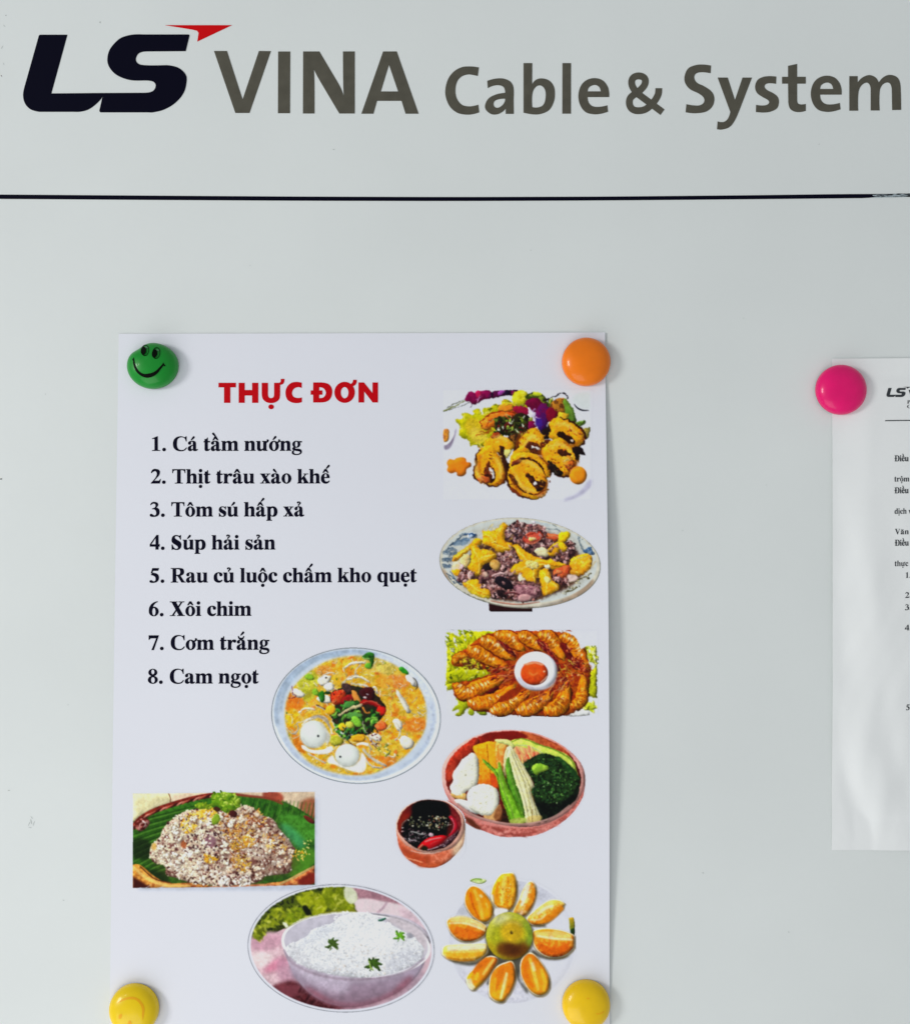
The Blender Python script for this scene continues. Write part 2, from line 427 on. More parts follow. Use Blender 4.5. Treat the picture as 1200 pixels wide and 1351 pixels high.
    g.scat("310,480 450,480 500,700 400,735 300,690", 46, (6, 22), (4, 9), [(200, 120, 14), (170, 90, 14), (240, 190, 70), (130, 56, 16)], alpha=.85)
    g.scat("530,560 700,520 810,640 770,800 600,800 520,700", 60, (6, 24), (4, 9), [(206, 124, 14), (170, 90, 14), (240, 188, 60), (110, 44, 14), (214, 130, 20)], alpha=.85)
    g.scat("600,430 700,345 770,420 700,440", 18, (8, 22), (4, 8), [(200, 110, 14), (242, 196, 80), (160, 80, 20)])
    for x, y in ((450, 430), (340, 535), (680, 385), (860, 430), (625, 530), (865, 300), (830, 480)): g.E(x, y, 17, 7, (244, 200, 60), rot=-30, soft=.8)
    for q in ("300,560 310,640 350,700", "560,640 620,740 720,780", "620,470 680,400 740,420", "840,320 920,310 1000,380", "800,470 880,450 960,500", "410,400 470,400 530,440", "590,560 680,580 750,640", "440,540 470,620 470,690"):
        g.S(q, 8, (250, 206, 90), wm=22, soft=1.2, alpha=.75)
    for q in ("330,520 320,600 330,660", "540,640 560,720 620,790", "700,800 770,770 790,700", "430,730 480,700 490,640", "770,450 740,520 800,600", "1030,420 960,460 900,430", "640,350 590,430 580,480", "930,660 980,610 1000,550"):
        g.S(q, 8, (150, 66, 8), wm=26, soft=1.4, alpha=.65)
    g.warp(1.0, 3.5, keep=1, region="290,250 800,230 1090,260 1090,500 980,680 780,850 500,850 270,720")
    g.warp(.8, 3, keep=1, region="150,60 900,60 900,400 500,400 330,500 150,450")
    g.grain(.13, 1.7, "290,420 400,380 560,380 700,330 800,260 900,250 1060,340 1060,540 960,670 800,700 780,800 700,840 520,780 400,745 290,700")
    g.grain(.12, 1.6, L)
    # carrots and side cup
    g.P("100,578 118,552 150,556 165,545 205,538 230,548 238,572 262,575 268,600 250,612 236,622 232,652 205,670 172,664 166,642 130,650 102,630 108,602", (234, 128, 22), mot=(220, 104, 14), mt=.55)
    g.E(1003, 663, 60, 63, (238, 140, 22), mot=(230, 124, 16), tex=.03); g.S("945,655 965,622 1003,604", 5, (246, 180, 90))
    g.P("78,352 110,345 116,380 108,425 82,432", (222, 146, 44), mot=(90, 40, 40), mt=.56, tex=.2); g.P("84,458 120,432 150,385 165,342 150,410 128,465 100,488 84,482", (90, 72, 104), soft=.5, to=(150, 140, 160), ang=1.5)
    g.P("82,438 118,425 150,370 120,435 90,455", (236, 236, 238), soft=.4)
    g.soften()
    return g

def dish_beef():
    g = Print(570, 670, 5.217, (35, 50, 1170, 725), 5)
    g.P("!388,655 !688,672 !688,716 !402,716 !390,705", (34, 12, 14), tex=.1)
    g.E(604, 380, 556, 312, (110, 112, 100), rot=3.5, tex=.02, vol=0)
    g.E(603, 377, 551, 307, (206, 202, 184), rot=3.5, tex=.02, vol=0)
    g.clip_oval(603, 377, 553, 309, 3.5)
    g.P("60,420 150,560 320,650 520,690 760,670 960,600 1100,490 1060,600 930,660 690,690 480,682 280,640 130,560", (150, 120, 96), soft=1.2, alpha=.7)
    g.E(603, 368, 530, 288, (200, 206, 202), rot=3.5, tex=.03, vol=0)
    g.E(603, 368, 500, 262, (190, 192, 184), rot=3.5, tex=.04, soft=1.5)
    g.clip_oval(603, 377, 540, 298, 3.5)
    B = (70, 98, 128)
    for (cx, cy) in ((95, 320), (130, 300), (90, 370), (125, 365), (75, 410), (118, 415), (150, 330)):
        for r in (10, 20, 30, 39):
            g.S([(cx + r * math.cos(a), cy + r * .6 * math.sin(a)) for a in np.linspace(math.pi * .95, math.pi * 2.05, 8)], 4, B)
    for s in ("105,280 150,235 205,195 245,180", "125,265 180,225 240,210", "150,235 210,225 260,225", "190,190 230,170", "95,450 140,480 200,540", "110,470 150,515 175,520", "125,440 165,500", "155,490 200,530 240,545"):
        g.S(s, 5, B, w1=8)
    g.P("140,250 200,215 260,210 250,240 170,262", (90, 120, 150), soft=.6, alpha=.7)
    g.E(275, 190, 34, 24, (220, 224, 228)); g.E(275, 188, 26, 18, (40, 70, 110)); g.E(268, 196, 14, 9, (160, 180, 205)); g.S("215,180 245,178 262,188", 9, (70, 100, 140)); g.S("290,205 330,220", 6, B)
    g.P("700,80 780,90 830,110 760,120 700,100", (176, 190, 196), soft=1.6, alpha=.8)
    for s in ("740,85 800,100 850,130", "770,90 850,105 930,150", "780,140 850,150 880,165", "1000,180 1010,240 1040,300 1080,350", "1015,180 1012,230 1040,290", "1040,190 1030,220"): g.S(s, 4, (100, 126, 146))
    g.E(1086, 300, 32, 22, (36, 62, 100)); g.E(1080, 306, 12, 8, (150, 175, 200)); g.P("1040,300 1080,270 1112,280 1120,310 1085,325", (50, 78, 112), mot=(150, 175, 195), mt=.58)
    g.clipto(None)
    # sauce under the food
    g.P("170,450 300,280 480,170 720,150 960,240 1010,330 1060,400 980,520 820,600 700,640 480,640 300,590 200,520", (96, 60, 44), soft=1.5, mot=(40, 24, 24), ma=.8)
    for s in ("930,545 955,515 1010,495 1060,470 1095,450", "910,580 960,570 1000,545"):
        g.S(s, 7, (96, 90, 50))
    g.scat("900,590 960,510 1090,445 1060,500 960,580", 26, (8, 22), (4, 8), [(50, 50, 40), (110, 100, 60), (210, 200, 150)])
    def meat(region, n, seed=0, dark=(44, 24, 28)):
        g.P(region, (122, 80, 80), mot=dark, ma=.9, mt=.54, tex=.25)
        g.scat(region, n, (16, 48), (8, 19), [(176, 130, 132), (198, 156, 154), (122, 76, 72), (40, 22, 26), (204, 166, 160), (140, 88, 84), (34, 18, 22), (96, 48, 44), (150, 98, 90)], curl=1.8)
        g.scat(region, n // 2, (10, 26), (3, 7), [(206, 170, 168), (30, 14, 18), (210, 180, 176), (60, 30, 34)], curl=2)
    meat("500,150 540,120 600,98 680,120 740,120 790,160 800,210 740,230 620,240 540,230 505,205", 90)
    meat("600,230 700,190 800,200 830,260 760,340 680,310 620,270", 46)
    meat("790,300 900,230 960,230 990,300 960,340 900,380 800,350 740,350", 56)
    meat("440,320 500,290 580,310 590,360 560,420 540,480 480,430", 44)
    g.P("340,400 400,365 430,385 400,430 350,440", (28, 20, 24), tex=.3); g.P("600,100 612,96 625,130", (220, 190, 186)); g.E(695, 100, 15, 12, (206, 196, 206)); g.E(680, 125, 16, 12, (120, 70, 80))
    g.scat("500,150 620,130 640,220 520,225", 30, (12, 30), (5, 9), [(60, 40, 50), (110, 84, 94), (180, 160, 172), (40, 26, 36)])
    # chilli rings, onion
    g.P("625,200 670,170 740,168 770,190 735,230 680,250 640,240", (196, 84, 60), mot=(170, 50, 40)); g.S("632,235 632,205 680,178 750,172 765,195", 11, (196, 56, 36)); g.S("648,240 700,245 735,225 750,198", 9, (220, 120, 90)); g.E(690, 215, 26, 16, (226, 190, 130)); g.E(682, 222, 12, 7, (200, 150, 60))
    g.P("780,180 830,175 885,195 860,225 820,225 790,205", (206, 96, 50), to=(180, 70, 40), ang=1.2); g.S("800,195 840,190 875,205", 7, (232, 150, 100))
    g.P("705,290 750,272 800,295 795,330 745,335 715,318", (226, 216, 170), mot=(190, 170, 120), mt=.6); g.P("590,470 620,455 645,490 620,520 600,510", (222, 214, 176)); g.P("770,395 800,385 812,405 790,425", (234, 224, 214))
    Y = (240, 178, 22); O = (230, 146, 14)
    def star(s, hl=()):
        g.P(s, (150, 96, 10), soft=.3)
        g.P(s, Y, mot=O, ma=.8, mt=.5, tex=.07)
        for h in hl: g.S(h, 5, (246, 216, 90), wm=9, soft=.4)
    star("!345,160 385,158 430,150 !490,100 !525,122 500,165 !500,235 540,240 560,262 520,300 450,300 400,260 350,250 350,200", ("355,175 400,200 430,240", "490,120 450,180 430,240", "430,240 480,270 540,280"))
    star("!140,340 165,315 250,260 300,215 345,225 !320,260 250,300 190,350 150,370", ("150,345 200,310 260,270",))
    star("!265,245 290,245 !330,290 400,290 440,330 400,370 345,395 !330,470 !300,470 270,440 !240,400 265,340", ("275,260 300,320 320,350", "320,350 380,330 430,320", "320,350 320,400 315,455"))
    g.scat("350,160 520,120 540,290 300,440 260,300", 30, (14, 40), (3, 6), [(200, 126, 8), (248, 222, 110), (214, 146, 10)], alpha=.7)
    for _ in range(9): g.scat("405,230 450,225 450,275 410,270", 1, (6, 12), (4, 6), [(140, 84, 10), (246, 230, 150)])
    g.P("195,345 240,320 265,350 250,400 200,420 190,380", (214, 196, 130), mot=(190, 150, 90)); g.P("140,390 190,370 200,430 150,440", (226, 200, 170), mot=(200, 150, 80)); g.P("190,395 215,390 222,425 195,430", (220, 180, 180))
    star("!555,255 580,250 !640,300 740,345 !800,360 880,375 920,400 880,425 !820,420 790,400 760,410 !735,430 !715,500 !700,532 670,520 !610,455 560,455 !535,430 570,390 600,375 !585,320", ("565,262 620,330 680,385", "680,385 620,420 560,440", "690,395 700,450 700,520", "690,380 760,390 880,400", "680,385 720,360 760,370"))
    g.P("640,375 680,360 730,380 725,410 690,425 650,405", (226, 206, 110), mot=(240, 226, 170), mt=.5); g.scat("650,370 730,370 720,420 660,410", 10, (5, 10), (3, 6), [(120, 80, 20), (180, 130, 20)])
    star("!735,430 790,420 !815,450 820,480 !880,535 870,560 !765,612 755,560 !735,480", ("760,440 790,500 780,600", "790,500 860,540"))
    g.P("770,480 800,475 815,500 790,520", (240, 222, 130)); g.E(795, 402, 20, 14, (240, 230, 180))
    star("!200,500 240,498 320,495 !330,540 400,580 !405,620 360,615 !300,600 240,555 215,540", ("215,510 270,530 300,560", "300,560 370,590"))
    g.P("240,548 320,590 400,618 380,625 300,605 245,570", (228, 196, 40)); star("!805,345 860,370 930,390 900,400 850,405 800,390", ())
    g.P("140,430 190,425 200,460 170,472 145,455", (226, 160, 20)); g.P("150,345 165,340 150,372", (190, 120, 30))
    g.P("800,290 850,235 900,245 880,300 850,330 800,330", (224, 166, 20), mot=(190, 120, 20)); g.P("868,190 890,168 945,170 945,200 905,240 870,235", (238, 196, 20), mot=(220, 160, 20)); g.P("880,235 930,280 920,300 880,285", (234, 180, 20))
    g.P("940,380 985,335 1060,318 1100,345 1090,410 1040,460 990,470 945,440", (236, 172, 24), to=(224, 140, 20), ang=1.4, mot=(244, 196, 60), mt=.62)
    g.S("955,375 1000,345 1075,330", 6, (250, 214, 100)); g.P("1060,440 1110,400 1120,360 1090,420", (200, 180, 130), soft=.6)
    g.P("832,440 860,415 940,392 955,420 930,470 880,490 845,480", (206, 76, 40), mot=(224, 130, 60), mt=.55); g.E(870, 445, 22, 14, (226, 120, 70)); g.P("940,460 990,470 1000,490 930,510", (226, 200, 190), soft=.5)
    meat("335,440 380,430 500,440 545,500 640,500 740,540 752,590 700,635 620,645 500,620 410,620 400,560 335,550", 130)
    meat("170,480 200,430 260,430 290,470 240,500 180,510", 24); meat("820,470 870,480 935,500 925,530 870,525 830,500", 18)
    g.P("430,480 480,475 540,510 555,550 500,560 440,520", (24, 18, 26), tex=.2); g.P("560,540 680,535 745,560 750,600 690,625 600,640 580,580", (168, 116, 122), mot=(96, 54, 64), ma=.8); g.P("445,580 480,565 500,590 500,615 460,610", (30, 18, 22))
    for q in ("345,160 520,120 540,260 430,300 350,240", "240,300 300,240 430,300 330,460 260,420", "560,260 640,300 740,350 720,500 560,440", "740,440 800,430 870,550 770,600", "210,500 320,510 400,600 300,590", "950,370 1060,325 1090,400 990,460"):
        g.scat(q, 14, (10, 26), (5, 11), [(206, 132, 8), (248, 206, 70), (252, 226, 130), (214, 140, 20)], curl=1.2, alpha=.55, soft=.4)
        g.scat(q, 5, (8, 18), (6, 12), [(252, 236, 176), (250, 222, 110)], curl=1, alpha=.6, soft=.5)
    for q in ("540,240 620,330 560,470 440,420", "350,470 560,440 740,560 600,620 420,600", "520,140 760,130 780,220 560,220", "780,290 960,240 980,320 850,360"):
        g.scat(q, 16, (18, 40), (9, 16), [(188, 146, 142), (206, 168, 160), (168, 120, 116), (60, 34, 34)], curl=1.8, alpha=.8)
    g.warp(1.0, 3.2, keep=1, region="130,120 500,80 960,140 1120,320 1100,470 900,590 700,660 300,640 140,520")
    g.grain(.15, 1.8, "140,330 350,140 500,90 800,130 960,200 1020,330 1110,330 1080,440 900,560 760,630 600,650 400,640 220,560")
    g.P("600,600 680,605 680,635 600,642", (196, 150, 148), mot=(150, 100, 104)); g.S("410,470 470,450 500,455", 12, (206, 170, 168)); g.P("345,445 370,440 385,470 350,475", (214, 180, 160), mot=(110, 60, 50)); g.S("500,590 560,585 600,600", 12, (90, 40, 44))
    g.P("395,385 430,355 470,390 450,430 420,425", (190, 140, 60), mot=(220, 180, 110)); g.S("400,640 480,655 600,665 740,648", 6, (170, 80, 60), wm=10, alpha=.7)
    g.clip_oval(603, 377, 553, 309, 3.5)
    g.S("130,540 280,640 480,680 700,684 900,640", 9, (216, 206, 190), wm=16)
    g.S("300,640 400,668 520,690 700,686", 3, (110, 50, 40), wm=7)
    g.soften()
    return g

def dish_shrimp():
    g = Print(575, 820, 5.217, (60, 55, 1120, 660), 8)
    R = "!72,110 !72,65 !840,65 !1108,180 !1108,645 !72,645"
    g.P("!72,65 !1108,65 !1108,648 !72,648", (214, 216, 222), tex=.01, soft=.5)
    # leaves
    LV = [(172, 176, 12), (200, 202, 30), (134, 150, 8), (214, 220, 100), (160, 170, 0), (120, 130, 10)]
    lw = "!72,120 110,80 150,100 200,72 !270,66 !500,66 400,110 300,180 240,300 200,440 130,460 !72,480"
    g.P(lw, (176, 180, 14), mot=(210, 212, 40), tex=.16)
    g.scat(lw, 90, (18, 60), (7, 18), LV, alpha=.9)
    g.scat("75,65 240,66 160,180 75,200", 22, (16, 40), (6, 14), [(222, 226, 220), (214, 218, 200)], ang=.8, spread=.4)
    g.scat("75,70 240,66 160,150 75,170", 16, (20, 50), (8, 16), [(150, 170, 10), (120, 140, 8), (180, 190, 20)], ang=.7, spread=.5)
    g.P("110,610 150,560 135,530 215,540 230,575 210,600 170,650 130,645 160,610", (168, 178, 20), mot=(120, 136, 10)); g.P("230,600 260,610 260,645 230,645", (150, 165, 20)); g.P("270,600 330,590 350,640 310,645", (140, 156, 16), mot=(70, 90, 10))
    g.P("!1108,180 1050,170 1000,190 1020,230 1060,270 !1108,300", (196, 200, 50), mot=(224, 228, 150), ma=.9); g.scat("1000,180 1108,185 1105,300 1040,260", 26, (16, 40), (6, 12), LV + [(228, 230, 220)])
    g.P("!1108,300 1060,350 1030,420 1030,560 1060,520 !1108,530", (168, 172, 14), mot=(190, 190, 30)); g.P("1010,560 1060,560 1100,600 1060,610 1020,600", (180, 190, 40)); g.scat("1010,540 1105,560 1090,630 1020,610", 10, (20, 46), (6, 14), [(170, 180, 20), (210, 214, 90)])
    g.P("860,645 900,600 960,598 1050,620 !1060,645", (206, 208, 206), tex=.02)
    body = "110,300 130,230 200,190 300,110 420,70 560,66 760,66 880,80 960,120 1010,220 1060,310 1050,480 1010,570 900,645 500,645 370,630 230,560 130,500 120,420 240,390 240,320"
    g.P(body, (176, 74, 10), mot=(110, 24, 10), ma=.85, mt=.55, tex=.25)
    ctr = (690, 340)
    def shrimp(s, w, tailfirst=True, pale=.6, hl=(246, 200, 70)):
        pts = parse(s)[0]
        p = np.array(spline(pts, False, None, 4)); n = len(p)
        g.S(s, w * 1.1, (120, 36, 6), w1=w * .55, wm=w * 1.28, cap=.16)
        g.S(s, w * .92, (230, 140, 14), w1=w * .4, wm=w * 1.05, cap=.18, mot=(214, 104, 8), ma=.8, mt=.53, tex=.13)
        d = np.gradient(p, axis=0); d /= np.hypot(d[:, 0], d[:, 1])[:, None] + 1e-9
        m = int(7 + w / 14)
        for q in range(m):                                  # shell rings over the tail half
            t = .03 + q / m * .62
            i = min(n - 2, int(t * n)); c = p[i]; nn = np.array((-d[i, 1], d[i, 0])); dd = d[i]
            hw = w * (.5 - .12 * t)
            arc = [tuple(c + nn * hw * u + dd * (w * .13) * (1 - u * u)) for u in (-1, -.5, 0, .5, 1)]
            g.S(arc, w * .04, (176, 72, 6), wm=w * .09, alpha=.85)
            if g.rng.random() < .95:
                u0 = -.45 + .5 * g.rng.random()
                arc = [tuple(c + nn * hw * u + dd * (w * .2) * (1 - u * u)) for u in (u0 - .3, u0, u0 + .35)]
                col = hl if g.rng.random() > pale * .5 else (250, 236, 180)
                g.S(arc, w * .03, col, wm=w * .16, alpha=.9, soft=.25)
        i0 = int(n * .55)
        off = [tuple(p[i] + np.array((-d[i, 1], d[i, 0])) * w * .12) for i in np.linspace(i0, n - 1, 5).astype(int)]
        g.S(off, w * .1, (244, 180, 60), w1=w * .04, alpha=.7, soft=.4)
        off = [tuple(p[i] - np.array((-d[i, 1], d[i, 0])) * w * .28) for i in np.linspace(i0, n - 1, 5).astype(int)]
        g.S(off, w * .14, (196, 80, 10), w1=w * .05, alpha=.8, soft=.3)
    RED = [(150, 20, 12), (190, 60, 30), (110, 12, 16), (220, 110, 60), (90, 8, 20), (206, 90, 30), (232, 150, 90)]
    shrimp("120,290 160,240 230,235", 50)
    shrimp("210,190 300,220 400,270 500,330", 92)
    shrimp("300,130 380,150 460,210 545,260", 92, pale=1)
    shrimp("400,90 500,110 560,160 610,205", 84, pale=1); shrimp("560,90 620,110 690,160 740,200", 80, pale=1)
    shrimp("700,90 770,110 830,180 890,270", 92, pale=1); shrimp("850,100 920,120 970,190 1000,260 1050,330", 88, pale=1)
    g.P("690,135 750,140 790,200 840,270 860,330 830,340 780,240", (110, 16, 22), mot=(190, 60, 40), mt=.6, tex=.3); g.P("430,140 500,170 545,230 560,250 500,215", (100, 12, 20), tex=.3); g.P("850,150 900,160 940,230 1000,300 960,330 900,250", (104, 18, 16), tex=.3)
    g.P("180,260 240,250 300,280 310,340 240,330 190,300", (96, 44, 24), mot=(190, 180, 30), mt=.55, ma=.9); g.scat("180,260 240,250 320,300 400,340 340,380 190,330", 44, (12, 34), (5, 12), [(200, 196, 30), (90, 20, 20), (150, 160, 20), (60, 40, 10), (214, 160, 30)])
    g.P("75,350 230,330 360,340 370,370 250,400 130,420 75,410", (182, 184, 14), mot=(140, 150, 10)); g.scat("75,340 230,330 360,340 360,390 130,420", 26, (18, 50), (5, 12), LV + [(60, 70, 10)])
    shrimp("130,430 200,490 300,450 400,410 470,380", 96, pale=1, hl=(250, 214, 80))
    shrimp("215,560 340,560 450,510 545,430", 92, hl=(240, 176, 50)); shrimp("370,620 480,590 560,530 650,475", 92, pale=1)
    shrimp("550,620 650,590 730,540 800,480", 96, pale=1); shrimp("740,620 840,590 880,520 900,400", 100, pale=.6); shrimp("925,590 990,550 1010,460 1010,350", 76)
    g.P("360,470 430,450 420,480 350,500", (70, 10, 14), tex=.3); g.P("430,540 560,450 600,460 500,540", (140, 40, 10), soft=.4)
    g.scat("350,330 560,300 560,400 480,410 400,400", 70, (30, 100), (3, 7), RED, ang=-.35, spread=.35, curl=.4)
    g.scat("430,140 560,200 540,260 480,200", 26, (20, 60), (3, 6), RED, ang=.8, spread=.3); g.scat("700,140 780,170 850,300 800,260", 30, (20, 60), (3, 7), RED, ang=1.0, spread=.3)
    g.scat("850,300 960,260 1060,320 940,400 840,400", 70, (25, 70), (3, 8), RED + [(226, 190, 60)], ang=.5, spread=1.2); g.scat("780,480 850,400 930,400 860,480", 50, (25, 80), (3, 6), RED + [(240, 200, 140)], ang=-.9, spread=.4)
    g.scat("600,480 760,490 800,540 620,560", 30, (25, 70), (3, 6), RED, ang=-.8, spread=.4); g.scat("900,180 1000,250 1060,340 1000,330", 26, (16, 44), (4, 8), RED)
    g.S("940,600 945,570 960,620", 3, (200, 60, 30)); g.P("!840,66 !1108,66 !1108,170 1040,168 1000,190 985,160 950,105 890,76", (214, 216, 224), tex=.008, vol=0)
    g.warp(1.0, 3.2, keep=1); g.grain(.14, 1.8, "80,80 800,60 950,80 1040,200 1100,250 1100,560 900,640 200,640 80,480")
    g.E(689, 345, 151, 137, (150, 120, 110), soft=.6, alpha=.6)
    g.E(687, 342, 147, 134, (226, 228, 236), tex=.01); g.P("560,380 600,440 680,470 780,455 825,400 780,440 690,455 610,420", (190, 186, 200), soft=.8, alpha=.7)
    g.E(676, 356, 98, 84, (200, 196, 208), soft=.4); g.E(676, 357, 94, 82, (196, 58, 16), mot=(214, 84, 20), mt=.55, tex=.05)
    g.E(672, 345, 62, 44, (224, 92, 22), soft=3, alpha=.6); g.P("600,300 640,282 700,280 740,300 680,290", (232, 150, 110), soft=.4); g.S("715,425 745,400 765,375", 7, (240, 190, 170), wm=9); g.E(745, 345, 9, 7, (236, 170, 130)); g.S("640,352 670,368 700,352", 8, (236, 140, 60), soft=.6)
    g.soften()
    return g
def dish_vegetables():
    g = Print(570, 950, 5.4545, (50, 55, 1120, 855), 11)
    out = "68,400 75,330 120,250 220,160 350,100 500,72 620,74 760,100 900,160 1010,240 1080,330 1102,430 1080,560 1000,680 880,770 740,830 600,842 480,838 350,790 240,740 170,640 110,560 75,470"
    g.P(out, (206, 130, 122), mot=(188, 104, 98), tex=.1, vol=.3)
    g.P("110,575 200,660 330,740 480,770 640,780 800,760 930,700 1030,600 1080,520 1060,600 980,700 880,772 740,832 600,843 480,838 350,792 240,742 170,650", (176, 84, 74), mot=(214, 140, 130), tex=.12, soft=.5)
    g.scat("200,690 480,790 740,790 900,720 740,830 560,840 350,790", 26, (40, 130), (6, 14), [(226, 150, 140), (130, 44, 36), (190, 100, 90), (216, 130, 120)], ang=.05, spread=.3, alpha=.6, soft=.5)
    g.P("240,700 330,755 350,792 270,755", (90, 40, 24), soft=1)
    g.P("68,400 75,330 120,250 220,160 350,100 500,72 620,74 760,100 900,160 1010,240 1080,330 1098,430 1075,530 1000,640 880,720 740,765 600,768 450,745 300,700 170,620 100,520 75,470", (224, 160, 150), mot=(208, 136, 128), tex=.05)
    ins = "95,400 105,330 150,250 240,170 360,110 500,84 620,84 750,110 890,170 990,250 1050,340 1070,430 1050,520 990,610 880,690 740,735 600,748 450,725 300,680 180,590 115,500"
    g.P(ins, (118, 22, 14), to=(60, 12, 10), ang=1.2, mot=(150, 40, 24), mt=.6)
    g.P("105,330 150,250 240,170 330,130 300,230 200,320 130,460 100,420", (150, 36, 20), mot=(190, 60, 36), mt=.56, tex=.1); g.P("110,350 160,320 140,430 110,430", (190, 60, 36), soft=1.5, alpha=.8)
    g.P("620,84 750,110 890,170 990,250 940,250 820,200 720,160 640,130", (196, 90, 44), to=(150, 50, 24), ang=.4, mot=(214, 110, 60), soft=.6)
    g.P("360,110 500,84 620,84 680,130 500,135 400,150", (120, 20, 14), soft=.8)
    # cabbage / chayote
    g.P("560,160 620,135 690,140 780,180 880,215 960,245 1020,300 1040,370 1060,430 1000,350 900,280 800,260 700,230 600,200", (196, 216, 80), mot=(214, 226, 120), mt=.55); g.S("570,160 640,136 760,175 900,225 1000,290 1040,380", 8, (150, 190, 50), w1=12); g.S("600,180 700,190 800,240", 5, (236, 240, 170), wm=9)
    g.P("590,200 660,200 760,230 770,260 700,290 655,310 620,270", (234, 160, 100), mot=(236, 120, 80)); g.scat("600,205 760,235 700,285 650,300", 10, (40, 80), (9, 16), [(240, 190, 110), (220, 90, 60), (236, 130, 90)], ang=1.2, spread=.2)
    # carrots
    g.P("!293,205 !300,185 350,170 430,152 !440,165 !470,460 340,470 !325,280", (240, 160, 16), to=(226, 110, 14), ang=1.6, mot=(244, 176, 40))
    g.P("!395,170 !455,152 470,300 !470,470 430,470 !410,300", (238, 156, 24)); g.S("392,175 405,300 430,450", 6, (206, 110, 10)); g.P("455,165 500,145 560,160 540,210 520,330 !510,420 480,400 462,300", (240, 160, 60), to=(222, 90, 30), ang=1.6, mot=(244, 190, 110)); g.P("450,150 500,138 560,150 590,200 540,180", (214, 220, 130))
    g.P("!330,430 470,440 470,490 330,470", (220, 96, 20), soft=1, alpha=.6); g.S("470,180 476,290", 6, (216, 120, 30)); g.P("420,390 460,400 462,490 430,480", (206, 70, 20), soft=.4)
    # broccoli
    g.P("655,320 720,270 790,240 880,260 930,290 1000,350 1050,420 1062,470 1040,560 960,640 860,700 780,725 740,600 715,500 735,470 690,380", (16, 30, 14), mot=(34, 64, 24), tex=.3)
    for reg, n in (("660,320 780,245 900,280 1000,360 1060,450 1000,520 860,450 740,460 700,380", 150), ("715,500 780,440 880,440 960,500 970,570 880,600 760,600 725,560", 150), ("860,380 1000,380 1055,450 1010,530 940,500", 60)):
        g.scat(reg, n, (7, 18), (6, 12), [(50, 104, 40), (30, 70, 30), (70, 130, 50), (12, 24, 12), (20, 44, 24), (90, 140, 60), (36, 80, 40)], curl=2, alpha=.9)
    g.P("715,345 750,315 800,320 840,340 820,365 770,380 760,400 730,380", (120, 166, 40), mot=(170, 200, 70)); g.P("890,265 960,300 1040,380 1060,440 1000,390 930,320", (24, 60, 24), mot=(60, 110, 40), mt=.58)
    g.P("740,600 860,600 960,570 1020,520 1050,470 1040,560 960,640 860,705 790,730 760,660", (8, 12, 10), mot=(20, 40, 20), mt=.62, tex=.2, soft=.5)
    for x, y in ((895, 598), (860, 520), (1000, 470), (905, 470), (800, 480), (835, 455)): g.E(x, y, 6, 6, (150, 190, 120))
    g.P("690,700 780,730 700,745 560,745 480,735 490,650 560,640", (34, 18, 10), soft=.6, mot=(70, 30, 14))
    # cauliflower
    g.P("285,235 325,265 335,320 330,450 290,500 235,525 232,570 190,572 150,550 128,480 150,440 145,390 185,330 210,290 250,260", (226, 226, 208), mot=(212, 210, 186), ma=.6, tex=.05)
    g.P("135,530 180,545 240,530 240,575 190,574 150,555", (210, 160, 80), mot=(230, 200, 150)); g.P("160,575 245,580 310,630 330,680 240,640 180,600", (226, 226, 222), tex=.02)
    g.P("250,540 270,500 330,465 400,465 465,500 482,560 470,640 430,690 370,690 300,660 260,620", (228, 228, 212), mot=(212, 214, 190), ma=.6, tex=.05)
    g.P("370,690 420,685 470,620 492,610 495,690 460,722 410,718", (196, 140, 80), mot=(226, 190, 130), soft=.4); g.P("455,650 492,620 492,720 450,722", (120, 60, 30), soft=.8, alpha=.7)
    g.scat("150,450 250,260 325,280 330,450 200,540", 50, (6, 16), (3, 6), [(240, 240, 228), (196, 196, 168), (206, 204, 180), (244, 244, 234)], curl=2, alpha=.8); g.scat("260,540 340,470 450,500 470,620 380,680 280,640", 60, (6, 16), (3, 6), [(240, 240, 228), (200, 200, 172), (212, 210, 186), (244, 244, 234)], curl=2, alpha=.8)
    g.E(238, 398, 6, 7, (170, 165, 140)); g.E(345, 600, 10, 6, (206, 190, 150))
    # baby corn and okra
    g.P("512,330 520,250 540,195 565,190 610,250 660,330 720,440 !735,480 710,520 740,600 !782,700 !778,735 680,742 !665,680 620,560 570,420 545,330 !530,410 515,380", (228, 224, 176), mot=(212, 208, 140), ma=.7, tex=.05)
    for s in ("560,210 610,330 670,480 720,700", "590,240 640,350 700,480 755,700", "575,300 620,430 660,560 700,730", "545,210 530,260 525,380"): g.S(s, 5, (190, 180, 110), w1=7, alpha=.8); 
    for s in ("575,240 625,350 690,500 735,690", "600,380 650,520 690,660"): g.S(s, 6, (242, 240, 206), alpha=.8)
    g.P("!678,700 780,690 !782,735 !680,742", (196, 170, 90), soft=.6, alpha=.7); g.S("718,640 720,735", 5, (150, 120, 60))
    g.P("545,268 560,300 590,420 640,560 668,690 650,700 600,600 560,500 535,420 530,330", (84, 146, 30), to=(60, 120, 20), ang=1.5, mot=(110, 170, 50), mt=.56); g.S("545,290 560,400 610,540 655,680", 5, (150, 196, 80)); g.S("532,420 560,520 610,600", 9, (24, 50, 12))
    g.P("360,285 400,305 440,340 468,350 478,302 495,320 510,380 540,470 600,580 665,700 !672,730 620,748 !558,745 530,650 490,540 470,440 450,390 400,340", (124, 180, 36), to=(96, 160, 24), ang=1.5, mot=(150, 200, 60), mt=.56)
